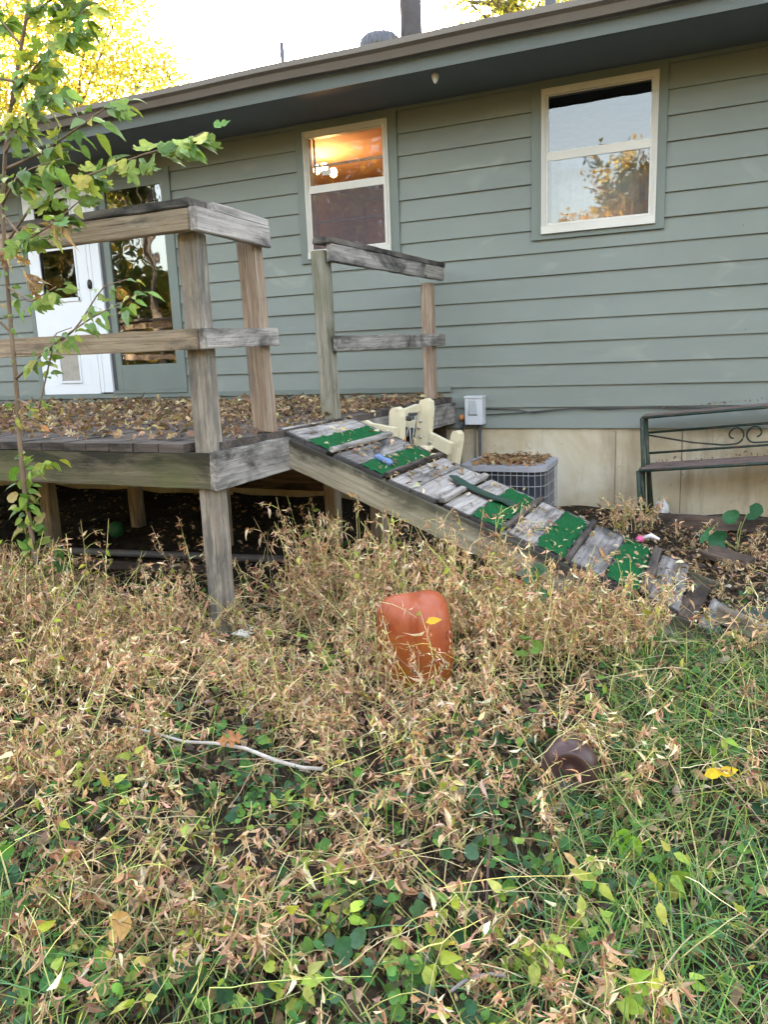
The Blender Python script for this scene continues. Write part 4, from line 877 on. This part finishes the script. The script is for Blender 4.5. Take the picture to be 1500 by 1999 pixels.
def straw():
    P = ground_pts(15000); P = clear(P, .02); px, py, _ = proj(P)
    P = keep(P, sm(1120, 1230, py)*np.where((P[:, 1] > RA-.04) & (P[:, 0] < 0.1), .05, 1)*0.45); n = len(P); P[:, 2] += rng.uniform(0.0, .13, n)
    Q = stems_from(P, rng.uniform(.08, .34, n), rng.uniform(0, 2*np.pi, n), rng.uniform(1.0, 1.65, n), rng.uniform(-.1, .35, n), wob=.006); b = Big()
    b.tubes(Q, np.linspace(.0014, .0007, 7)[None]*rng.uniform(.5, 1.2, (n, 1)), pal(n, STRAW+[(.42, .32, .2), (.36, .26, .16)], None, .22)); tag(b.build('fallen_straw', STEM), kind='stuff', label='fallen pale straw lying through the weeds', cat='straw')
straw()
# --- leaf litter on the ground
def litter():
    b = Big(); P = ground_pts(80000, x0=-7); P = clear(P); px, py, _ = proj(P)
    foot = np.exp(-((px-1400)/170)**2-((py-1150)/100)**2); w = 0.25+0.4*sm(1150, 1300, py)+0.55*foot; w *= np.where((P[:, 1] > 3.0) & (P[:, 0] < -2.05), .22, 1)
    P = keep(P, w); n = len(P); P[:, 2] += np.abs(rng.normal(size=n))*.014+.003; d = unit(n, (0, 0, 0), 1); d[:, 2] *= .3
    cols = [(0.25, .16, .095), (.36, .24, .14), (.12, .075, .055), (.42, .30, .19), (.27, .14, .085), (.075, .055, .045), (.38, .31, .25)]
    many(b, LEAFT+SHR[:2]+OAK[:2], P, d, unit(n, (0, 0, 1.6), .6), rng.uniform(.02, .062, n), pal(n, cols, [3, 3, 3, 2, 1.5, 2.5, 1], .25))
    tag(b.build('leaf_litter', DRY), kind='stuff', label='brown fallen leaves covering the soil', cat='leaf litter')
    b = Big(); n = 7500; P = np.stack([rng.uniform(-6.8, RX-.03, n), FY+.03+3.3*rng.random(n)**0.8, np.full(n, DZ+.006)], 1)
    edge = sm(0.0, .40, P[:, 1]-FY); P = keep(P, .34+.66*edge*(0.45+.7*blob(P, 1.6, 9.))); P = P[vis(P, 200, 600)]; n = len(P); P[:, 2] += np.abs(rng.normal(size=n))*.016; d = unit(n); d[:, 2] *= .3
    cols = [(0.30, .20, .12), (.40, .30, .17), (.20, .125, .08), (.50, .40, .24), (.13, .085, .06), (.25, .15, .11)]
    many(b, LEAFT+SHR+OAK, P, d, unit(n, (0, 0, 1.2), .6), rng.uniform(.03, .075, n), pal(n, cols, [3, 2.4, 3, 1.2, 2, 2], .22)); tag(b.build('deck_leaves', DRY), kind='stuff', label='brown and tan fallen leaves carpeting the deck', cat='leaf litter')
    b = Big(); n = 620; x = rng.uniform(-2.1, -0.1, n); y = RA+.03+(RB-RA-.05)*rng.random(n); P = np.stack([x, y, rzp(x)+.012], 1)
    P = keep(P, .3+.5*sm(-.6, -.1, x)+.45*blob(P, 3., 2.)); n = len(P); d = unit(n); d[:, 2] *= .3
    many(b, LEAFT+SHR, P+np.array([0, 0, .006]), d, unit(n, (SL*1.5, 0, 1.5), .5), rng.uniform(.022, .06, n), pal(n, cols+[(.55, .47, .33)], [2, 3, 1, 3, 1, 1, 3], .2)); tag(b.build('ramp_leaves', DRY), kind='stuff', label='scattered pale fallen leaves on the ramp', cat='leaf litter')
    b = Big(); n = 620; P = np.stack([rng.uniform(AX0+.07, AX1-.07, n), rng.uniform(AY0+.06, AY1-.03, n), np.full(n, AZ+.004)], 1); P[:, 2] += np.abs(rng.normal(size=n))*.016*(1-np.abs(P[:, 0]+1.4)*1.6); d = unit(n); d[:, 2] *= .4
    many(b, LEAFT+SHR, P, d, unit(n, (0, 0, 1), .6), rng.uniform(.025, .065, n), pal(n, [(.24, .13, .07), (.33, .2, .11), (.16, .09, .05), (.38, .28, .16)], None, .2)); tag(b.build('air_conditioner_leaves', DRY), kind='stuff', label='brown leaves heaped on the air conditioner top', cat='leaf litter')
    b = Big(); n = 160; x = rng.uniform(-.5, .9, n); up = rng.random(n) < .5; P = np.stack([x, np.where(up, rng.uniform(5.84, 6.0, n), rng.uniform(5.72, 6.0, n)), np.where(up, .785, .418)+.03+tl(x)], 1); d = unit(n); d[:, 2] *= .2
    many(b, LEAFT+SHR, P-np.array([0, 0, .0]), d, unit(n, (0, 0, 1.5), .4), rng.uniform(.012, .035, n), pal(n, [(.2, .13, .09), (.12, .08, .06)], None, .2)); tag(b.build('plant_stand_leaves', DRY), kind='stuff', label='leaf crumbs on the plant stand shelves', cat='leaf litter')
litter()
# --- green ground cover (rounded leaves) and grass
def cover():
    b, st = Big(), Big(); P = ground_pts(90000); P = clear(P, .01); px, py, _ = proj(P); rightg = sm(1000, 1300, px)
    w = sm(1330, 1640, py)*(1-.75*rightg)*sm(.30, .62, blob(P, 2.6, 5.3))*1.0 + 0.07*sm(1130, 1200, py); P = keep(P, np.clip(w*.70, 0, 1)); n = len(P)
    h = rng.uniform(.012, .085, n); T = P+np.stack([rng.normal(size=n)*.02, rng.normal(size=n)*.02, h], 1); d = unit(n); d[:, 2] = -.15
    many(b, HEART+LEAFT[:3]+HEART[:2], T, d, unit(n, (0, -.35, 1.1), .55), rng.uniform(.013, .042, n)*rng.uniform(.7, 1.2, n), pal(n, [(.05, .14, .04), (.08, .20, .04), (.035, .10, .042), (.13, .26, .05), (.06, .12, .065), (.22, .30, .06)], [3, 3, 3, 1.6, 2, .8], .22))
    Q = P[:, None]*(1-np.linspace(0, 1, 3)[None, :, None]) + T[:, None]*np.linspace(0, 1, 3)[None, :, None]; st.tubes(Q, np.full((1, 3), .0009), pal(n, [(.12, .17, .05), (.2, .15, .07)]))
    # leafy sprigs with longer pale leaves
    P = clear(ground_pts(9000), .02); px, py, _ = proj(P); P = keep(P, (sm(1500, 1800, py)*.5+.05*sm(1150, 1300, py))*(.3+.7*blob(P, 3.1, 1.1))*.55); n = len(P)
    Q = stems_from(P, rng.uniform(.08, .24, n), rng.uniform(0, 6.28, n), rng.uniform(.1, .9, n), rng.uniform(0, .4, n)); st.tubes(Q, np.linspace(.0018, .001, 7)[None], pal(n, STRAW))
    A, dd_ = along(Q, 5, .4, 1.0); m_ = len(A); fw = unit(m_, (0, 0, .0), .7)+dd_*4; many(b, LEAFT, A, fw, unit(m_, (0, -.45, .9), .5), rng.uniform(.016, .05, m_), pal(m_, [(.24, .33, .05), (.33, .38, .07), (.17, .27, .05), (.45, .44, .12), (.30, .22, .10)], [3, 3, 2, 1.5, 1], .2))
    tag(b.build('ground_cover_leaves', LEAF), kind='stuff', label='low green leaves growing among the dry weeds', cat='ground cover'); tag(st.build('ground_cover_stems', STEM), kind='stuff', label='thin stems of the low ground cover', cat='ground cover')
cover()
def grass():
    b = Big(); P = clear(ground_pts(95000), .0); px, py, _ = proj(P)
    w = 1.5*sm(1080, 1300, px+.25*(py-1400))*sm(1215, 1330, py) + .75*sm(560, 250, px)*sm(1700, 1860, py) + .28*sm(1650, 1900, py) + .05*sm(1150, 1250, py)
    w *= (.35+.8*blob(P, 3.4, 7.7)); w *= np.where((P[:, 1] > RA-.06) & (P[:, 0] < 0.2), .0, 1); P = keep(P, np.clip(w*.85, 0, 1)); n = len(P)
    tuft = rng.normal(size=(n, 1))*.0
    L = rng.uniform(.07, .22, n); az = rng.uniform(0, 6.28, n)+0.8*np.sin(P[:, 0]*5+P[:, 1]*3); lean = np.abs(rng.normal(size=n))*.45+.15; Q = stems_from(P, L, az, np.clip(lean, 0, 1.4), rng.uniform(.2, 1.1, n), K=6, wob=.003)
    T = np.gradient(Q, axis=1); T /= np.linalg.norm(T, axis=2, keepdims=True)+1e-9; side = np.stack([-np.sin(az), np.cos(az), rng.normal(size=n)*.4], 1)[:, None]; side = side-T*(side*T).sum(2, keepdims=True); side /= np.linalg.norm(side, axis=2, keepdims=True)+1e-9
    wd = (np.array([.8, 1, .95, .75, .45, .05])[None]*rng.uniform(.0010, .0026, (n, 1)))[..., None]
    V = np.stack([Q-side*wd, Q+side*wd], 2).reshape(n, 12, 3); F = np.array([(2*i, 2*i+1, 2*i+3, 2*i+2) for i in range(5)])
    b.V.append(V.reshape(-1, 3)); b.Fc.append(((np.arange(n)*12)[:, None, None]+F[None]).reshape(-1, 4)); b.n = n*12
    c = pal(n, [(.10, .23, .05), (.15, .28, .06), (.07, .17, .06), (.25, .32, .08), (.48, .42, .21), (.36, .35, .12), (.12, .25, .11)], [4, 4, 3, 2.4, 1.6, 1.5, 2], .2); b.C.append(np.repeat(c, 12, axis=0)); tag(b.build('grass', LEAF), kind='stuff', label='green grass blades among the weeds', cat='grass')
grass()
# ------------------------------------------------------------------ sapling in front of the deck
def path(pts): return [at(*p) for p in pts]
def resample(pts, n):
    pts = [Vector(p) for p in pts]; d = [0]
    for a, b in zip(pts, pts[1:]): d.append(d[-1]+(b-a).length)
    out = []
    for i in range(n):
        t = d[-1]*i/(n-1); k = 0
        while k < len(d)-2 and d[k+1] < t: k += 1
        out.append(pts[k].lerp(pts[k+1], (t-d[k])/max(1e-6, d[k+1]-d[k])))
    return out
GREENS = [(.14, .235, .06), (.19, .28, .065), (.10, .185, .05), (.27, .33, .08), (.15, .24, .11), (.35, .36, .09)]
def leaves_on(big, pts, n, temps, size, cols, w=None, t0=.1, spread=.02, nrm=(0, -.75, .75), droop=-.35):
    Q = np.array([list(p) for p in resample(pts, 12)])[None]; A, d = along(np.repeat(Q, 1, 0), n, t0, 1.0); d = d/(np.linalg.norm(d, axis=1, keepdims=True)+1e-9)
    sgn = rng.choice([-1, 1], n)[:, None]; sd_ = np.cross(d, np.array([0, -.3, 1.]))*sgn; f = d*.5+sd_*.8+unit(n, (0, 0, droop), .3)
    base = A+f/np.linalg.norm(f, axis=1, keepdims=True)*rng.uniform(.3, 1, (n, 1))*spread; many(big, temps, base, f, unit(n, nrm, .38), rng.uniform(size[0], size[1], n), pal(n, cols, w, .2))
    return A, base
sap = thing('sapling', 'young broadleaf sapling with lobed green leaves in front of the deck at the left edge', 'tree', at(80, 1230, 2.58))
def limb(m, pts, r0_, r1_, n=14): q = resample(pts, n); m.tube(q, list(np.linspace(r0_, r1_, n)), 8)
m = MB(); TRK = path([(84, 1250, 2.6), (72, 1110, 2.6), (60, 1030, 2.6), (48, 960, 2.6), (42, 900, 2.59), (37, 840, 2.58), (31, 740, 2.56), (22, 650, 2.55), (15, 560, 2.53), (9, 480, 2.5), (4, 400, 2.48), (10, 300, 2.46), (22, 200, 2.45), (42, 90, 2.43), (60, -20, 2.4), (66, -120, 2.4)])
limb(m, TRK, .0135, .006, 40); m.build('trunk', SAPBARK, sap)
BRS = [([(31, 740, 2.56), (70, 702, 2.5), (118, 662, 2.46), (180, 620, 2.42), (235, 592, 2.4), (272, 572, 2.38)], 26, LEAFT, (.035, .062)),
       ([(36, 780, 2.56), (75, 800, 2.5), (110, 650, 2.48), (140, 640, 2.47)], 10, LEAFT, (.03, .055)),
       ([(9, 480, 2.5), (60, 405, 2.42), (140, 356, 2.38), (205, 330, 2.36), (280, 302, 2.34), (345, 284, 2.32), (400, 258, 2.3)], 30, LOB+LEAFT[:1], (.05, .085)),
       ([(12, 330, 2.47), (80, 300, 2.44), (150, 252, 2.4), (205, 212, 2.38), (245, 196, 2.36)], 20, LOB[:2]+LEAFT, (.05, .085)),
       ([(20, 210, 2.45), (70, 130, 2.42), (130, 62, 2.4), (165, 20, 2.38)], 24, LOB+LEAFT, (.05, .085)),
       ([(4, 400, 2.48), (-60, 330, 2.45), (-120, 280, 2.4)], 16, LEAFT, (.05, .08)), ([(10, 300, 2.46), (40, 240, 2.38), (70, 200, 2.35), (110, 170, 2.33)], 20, LEAFT+LOB, (.05, .09)),
       ([(5, 420, 2.48), (50, 470, 2.4), (100, 440, 2.36), (170, 380, 2.36)], 22, LEAFT+LOB, (.045, .075)), ([(15, 560, 2.53), (60, 590, 2.48), (110, 560, 2.45)], 10, LEAFT, (.03, .06)),
       ([(22, 650, 2.55), (-30, 600, 2.5), (-80, 560, 2.5)], 8, LEAFT, (.03, .06)), ([(42, 90, 2.43), (0, 40, 2.4), (-60, 0, 2.4)], 18, LEAFT, (.05, .085)), ([(50, 40, 2.42), (100, 0, 2.4), (140, -60, 2.4)], 18, LOB, (.05, .085)), ([(30, 160, 2.44), (-20, 150, 2.4), (-70, 120, 2.4)], 16, LEAFT, (.05, .085)),
       ([(4, 400, 2.48), (30, 350, 2.35), (60, 330, 2.3), (120, 310, 2.28)], 16, LEAFT, (.05, .085)), ([(30, 690, 2.56), (90, 690, 2.5), (150, 640, 2.46), (200, 560, 2.44), (250, 545, 2.42)], 12, LEAFT, (.03, .055))]
lf = Big()
for pts, n, temps, size in BRS:
    q = path(pts); m = MB(); limb(m, q, .006, .0018); m.build('branch', SAPBARK, sap); leaves_on(lf, q, int(n*(2.9 if pts[-1][0] < 120 or pts[-1][1] < 100 else 1.9)), temps, (size[0]*1.15, size[1]*1.2), GREENS, [3, 3, 2, 2, 1.5, 1.2], .18, .055)
    if pts[-1][0] > 200: leaves_on(lf, q[-2:], 4, temps, size, GREENS, None, .3, .06)
leaves_on(lf, TRK[1:5], 80, LEAFT+HEART[:1], (.045, .08), [(.20, .28, .05), (.13, .23, .045), (.32, .34, .09), (.09, .17, .04), (.38, .30, .13)], [3, 2, 2, 2, .7], .0, .05)
leaves_on(lf, path([(45, 925, 2.58), (80, 905, 2.5), (112, 898, 2.48)]), 14, LEAFT, (.045, .07), [(.26, .33, .06), (.20, .30, .06)], None, .3, .02)
leaves_on(lf, path([(37, 780, 2.56), (60, 810, 2.5), (75, 830, 2.5)]), 6, LEAFT, (.03, .05), [(.30, .30, .06), (.36, .2, .08)], None, .2, .02)
leaves_on(lf, TRK[5:11], 22, LEAFT, (.03, .055), GREENS+[(.3, .22, .1)], None, .0, .04)
lf.build('foliage', LEAF, sap)
lf = Big(); A = path([(9, 480, 2.5), (30, 500, 2.42), (50, 540, 2.4)]); leaves_on(lf, A, 16, SHR+OAK, (.04, .09), [(.36, .25, .14), (.45, .33, .19), (.27, .17, .1)], None, 0, .04, droop=-.8)
leaves_on(lf, path([(40, 440, 2.42), (90, 425, 2.38), (130, 432, 2.36)]), 12, SHR, (.05, .11), [(.36, .24, .12), (.42, .30, .16)], None, 0, .03, droop=-.6); lf.build('dead_leaves', DRY, sap)

# ------------------------------------------------------------------ single plants that stand out
def plant(name, label, cat, base, tips, temps, size, cols, nper=1, stem=.002, group=None, w=None, nrm=(0, -.6, .8)):
    t = thing(name, label, cat, base, group); sm_ = MB(); b = Big()
    for tp in tips:
        tp = Vector(tp); mid = (Vector(base)+tp)/2+Vector((random.gauss(0, .01), random.gauss(0, .01), .02)); sm_.tube(resample([base, mid, tp], 8), list(np.linspace(stem, stem*.5, 8)), 6)
        leaves_on(b, [mid, tp], nper, temps, size, cols, w, .35 if nper > 1 else .95, .008, nrm)
    sm_.build('stem', STEM_G, t); b.build('foliage', LEAF, t); return t
STEM_G = simple('stem_green', (.22, .25, .08), .7)
BG = [(.03, .115, .055), (.045, .15, .06), (.035, .12, .045)]
plant('creeper', 'large dark green round-leaved creeper in front of the plant stand', 'plant', atz(1440, 1075, .02), [at(1395, 1050, 5.0), at(1420, 1058, 4.95), at(1460, 1000, 5.05), at(1448, 1018, 5.0)], HEART, (.10, .15), BG, 1, .004)
plant('climbing_vine', 'slender vine with blue-green heart leaves rising beside the ramp stringer', 'plant', at(1062, 1265, 3.05), [at(1046, 1105, 3.1), at(1052, 1135, 3.1), at(1055, 1180, 3.08), at(1060, 1205, 3.07), at(1040, 1120, 3.1)], HEART, (.05, .075), [(.10, .21, .12), (.08, .18, .10)], 1, .0022)
plant('weed_seedling', 'bright green rounded leaves among tan weeds right of the orange vessel', 'plant', at(1025, 1330, 2.75), [at(1012, 1285, 2.75), at(1035, 1262, 2.75), at(1015, 1250, 2.76)], HEART, (.045, .06), [(.17, .30, .06)], 1, .002)
plant('weed_seedling', 'pale green broad leaves just left of the orange vessel', 'plant', at(620, 1330, 2.65), [at(618, 1255, 2.65), at(612, 1282, 2.65), at(628, 1275, 2.64)], LOB+LEAFT, (.05, .075), [(.26, .36, .08)], 1, .002)
plant('leafy_weed', 'dark green bushy weed beneath the upper ramp', 'plant', at(665, 1135, 4.0), [at(660, 1075, 4.0), at(680, 1085, 4.0), at(670, 1060, 4.02), at(690, 1068, 4.0), at(650, 1095, 4.0)], LEAFT, (.06, .1), [(.05, .14, .035), (.08, .19, .04)], 3, .003)
plant('leafy_weed', 'green lobed weed at the foot of the sapling', 'plant', at(100, 1160, 2.62), [at(95, 1080, 2.62), at(105, 1105, 2.6), at(90, 1120, 2.6), at(115, 1060, 2.62)], LEAFT+LOB, (.06, .085), [(.06, .15, .03), (.04, .11, .03)], 2, .003)
plant('weed_seedling', 'single bright green leaf standing on a stalk in the right-hand grass', 'plant', atz(1175, 1700, .02), [at(1195, 1625, 1.84), at(1212, 1632, 1.84)], HEART, (.05, .065), [(.22, .42, .05)], 1, .0016, nrm=(0, -.9, .5))
plant('silvery_weed', 'grey-green weed with downy long leaves in the lower left', 'plant', atz(440, 1830, .02), [at(420, 1745, 1.24), at(450, 1740, 1.24), at(470, 1775, 1.23), at(425, 1790, 1.22), at(445, 1765, 1.22)], LEAFT, (.05, .085), [(.13, .24, .11), (.10, .20, .08)], 3, .0025)
FG = [(.33, .43, .07), (.26, .38, .06), (.40, .42, .09)]
for px_, py_, n_, lab in ((1060, 1880, 7, 'yellow-green leafy seedling right of the dark stalk'), (1425, 1895, 2, 'tall pointed yellow-green leaf at the bottom right'), (1335, 1915, 2, 'upright oval yellow leaf left of the tall pointed one'), (840, 1890, 6, 'pale green seedling left of the dark stalk'), (745, 1850, 4, 'light green sprig at bottom centre'),
                         (1195, 1940, 5, 'bright seedling with pinkish dry tips near the bottom edge'), (210, 1560, 3, 'glossy green sprig left of the pale stick'), (560, 1930, 6, 'leafy yellow-green shoot at the bottom left of centre'), (330, 1640, 3, 'pale yellow long-leaved shoot in dark ground cover'), (660, 1800, 4, 'small light shoot between tan weeds in the lower middle'), (1300, 1700, 4, 'thin yellow-leaved shoot in the right-hand grass'), (130, 1900, 5, 'yellow-tipped shoot in the lower left grass')):
    b0 = atz(px_, py_+45, .01); d_ = b0.y
    plant('weed_seedling', lab, 'plant', b0, [at(px_+random.uniform(-40, 40), py_+random.uniform(-45, 15), d_+random.uniform(-.02, .03)) for _ in range(n_)], LEAFT, (.032, .06), FG, 2 if n_ > 2 else 1, .0014, nrm=(0, -.7, .7))
for px_, py_, z_, lab, cc, tp in ((1375, 1514, .09, 'larger of two yellow leaves lying in the right-hand grass', (.75, .52, .03), LEAFT), (1403, 1510, .09, 'smaller of two yellow leaves lying in the right-hand grass', (.75, .52, .03), LEAFT), (425, 1450, .12, 'orange-brown oak leaf hung over the pale stick', (.45, .2, .09), OAK), (105, 1672, .06, 'rust coloured star-shaped leaf at the lower left', (.42, .17, .08), OAK), (832, 1215, .30, 'yellow leaf stuck on the orange vessel', (.78, .42, .04), LEAFT), (55, 1815, .08, 'orange-tan curled leaf at the left edge', (.5, .24, .09), LEAFT), (210, 1815, .09, 'pale orange cupped leaf in the lower left grass', (.55, .33, .12), HEART)):
    b = Big(); p = atz(px_, py_, z_) if 'vessel' not in lab else at(px_, py_, OC.y-.158); many(b, tp[:1], np.array([list(p)]), np.array([[.8, .3, .25]]), np.array([[0.05, -.75, .7]]), np.array([.062 if tp is not OAK else .085]), np.array([cc]))
    tag(b.build('fallen_leaf', LEAF), lab, 'leaf')

# ------------------------------------------------------------------ trees
def tree(name, label, base, h, blobs, nleaf, size, cols, trunk_r, w=None, group=None, mat=BARK, inner=0.35, twigs=40):
    t = thing(name, label, 'tree', base, group); B = Vector(base); m = MB(); cs = [Vector(c) for c, r_ in blobs]; top = B+Vector((0, 0, h*.75))
    m.tube(resample([B+Vector((0, 0, -.1)), B+Vector((random.gauss(0, .1), random.gauss(0, .1), h*.35)), top], 12), list(np.linspace(trunk_r, trunk_r*.3, 12)), 10)
    for c in cs:
        s0 = B.lerp(top, random.uniform(.35, .8)); mid = s0.lerp(c, .5)+Vector((random.gauss(0, .25), random.gauss(0, .25), .2)); m.tube(resample([s0, mid, c], 9), list(np.linspace(trunk_r*.35, trunk_r*.06, 9)), 7)
    for i in range(twigs):
        c, r_ = blobs[random.randrange(len(blobs))]; c = Vector(c); e_ = c+Vector([random.gauss(0, 1) for _ in range(3)]).normalized()*r_*random.uniform(.6, 1.0)
        m.tube(resample([c.lerp(e_, -.3), c.lerp(e_, .4)+Vector((0, 0, .1*r_)), e_], 6), list(np.linspace(trunk_r*.09, trunk_r*.02, 6)), 5)
    m.build('trunk', mat, t)
    b = Big(); wts = np.array([r_**2 for c, r_ in blobs]); wts /= wts.sum(); k = max(1, nleaf//14); bi = rng.choice(len(blobs), k, p=wts)
    C = np.array([list(c) for c, r_ in blobs])[bi]; rad = np.array([r_ for c, r_ in blobs])[bi]; d = unit(k); d /= np.linalg.norm(d, axis=1, keepdims=True)
    cc = C+d*(rad*rng.uniform(inner, 1.05, k))[:, None]*np.array([1, 1, .85]); cl = pal(k, cols, w, .15)   # clump centres
    P = np.repeat(cc, 14, 0)+rng.normal(size=(k*14, 3))*np.repeat(rad*.11+.05, 14)[:, None]; col = np.clip(np.repeat(cl, 14, 0)*(1+rng.normal(size=(k*14, 1))*.18), .005, .95); nn = k*14
    many(b, [strip(ovate, 2, .3, .4, .2, 0), strip(ovate, 2, .6, .2, -.3, 0)], P, unit(nn, (0, 0, -.3)), unit(nn, (0, 0, .5)), rng.uniform(size*.6, size*1.3, nn), col); b.build('crown', CROWN, t); return t
YEL = [(.44, .39, .07), (.38, .37, .085), (.46, .35, .06), (.29, .33, .08), (.40, .29, .055)]
OLV = [(.10, .13, .03), (.16, .17, .035), (.07, .10, .03), (.25, .2, .04)]
GLD = [(.66, .44, .10), (.56, .40, .10), (.74, .52, .12), (.42, .36, .10), (.54, .30, .08)]
Yt = 13.0; g = lambda x, y, Y_=Yt: at(x, y, Y_)
tree('yellow_tree', 'tall backlit yellow tree behind the left end of the house', (g(90, 300).x, Yt, 0), 10, [(g(70, 60), 1.4), (g(200, 70), .95), (g(290, 130), .8), (g(130, 170), 1.0), (g(230, 175), .8), (g(20, 180), 1.1), (g(-80, 60), 1.5), (g(110, -60), 1.4), (g(250, -20), .8), (g(-20, -150), 1.6), (g(330, 150), .42), (g(150, 240), .8), (g(40, 260), 1.0), (g(190, -90), .8)], 46000, .09, YEL, .17, [3, 3, 2, 2, 1.2])
Y2 = 16.0
tree('yellow_tree', 'yellow and green tree showing above the roof at the top right', (g(1000, 200, Y2).x, Y2, 0), 13, [(g(900, 8, Y2), .55), (g(960, -5, Y2), .7), (g(1020, 10, Y2), .7), (g(980, -70, Y2), .9), (g(1060, -40, Y2), .9), (g(1140, -30, Y2), 1.2), (g(950, 35, Y2), .4), (g(1060, 40, Y2), .9)], 5500, .10, YEL[:4]+[(.2, .22, .05)], .2, [2, 3, 1.5, 3, 2])
for i, (x, y, h, r_, cols, lab) in enumerate(((-7.5, -17, 7.0, 2.3, GLD, 'golden tree behind the viewer mirrored in the right window'), (-4.2, -19, 7.6, 2.2, GLD, 'second golden tree behind the viewer'), (-1.2, -17, 9.6, 2.4, GLD+OLV, 'taller olive and gold tree behind the viewer'), (2.5, -18, 8, 2.6, GLD+OLV, 'mixed tree far right behind the viewer'),
        (-12.5, -14, 8, 2.8, OLV, 'dark olive tree behind the viewer'), (-17, -13, 4.6, 1.7, OLV+GLD[:1], 'olive tree mirrored in the glass side panel'), (-22.5, -15, 11.5, 1.9, OLV, 'tall dark tree mirrored in the glass side panel'), (-26, -12, 8, 2.8, OLV+GLD[:2], 'leftmost tree of the rear tree line'), (7.5, -16, 9, 3.0, OLV+GLD, 'rightmost tree of the rear tree line'), (-19, -22, 6, 2.5, GLD, 'low golden tree beyond the dark ones'))):
    bl = [((x+random.gauss(0, r_*.45), y+random.gauss(0, r_*.45), h-r_*random.uniform(.3, 2.4)), r_*random.uniform(.4, .62)) for _ in range(9)]
    tree('yard_tree', lab, (x, y, 0), h, bl, 7000, .24, cols, .16, None, 'tree line behind the viewer', twigs=14)
bl = [((-5.2+random.uniform(-1.5, 2.8), -6.5+random.uniform(-1.5, 1.5), 8.3+random.uniform(-.6, 1.6)), random.uniform(.7, 1.2)) for _ in range(12)]
tree('shade_tree', 'spreading dark tree whose overhead limb is mirrored in the right window', (-7.5, -6.5, 0), 9, bl, 9000, .16, OLV[:3], .22, None, None)

def woods():  # unseen tree belt, added and shaped to cut light from the low sky
    b = Big(); n = 52000; a = rng.uniform(R(175), R(365), n); r_ = rng.uniform(30, 40, n); gap = np.exp(-((np.degrees(a)-257)/9)**4)+np.exp(-((np.degrees(a)-222.5)/6)**4)
    hh = (11.5+2.0*np.sin(a*17)+1.5*np.sin(a*41))*(1-.58*gap); P = np.stack([r_*np.cos(a)-2, r_*np.sin(a), rng.random(n)**.8*hh], 1)
    many(b, [strip(ovate, 2, .3, .4, .2, 0)], P, unit(n), unit(n), rng.uniform(.4, .95, n), pal(n, OLV*4+GLD[:2], None, .2)); tag(b.build('sky_block_woods', CROWN), kind='stuff', label='unseen autumn woods added behind the viewer to block low sky light', cat='woods')
woods()
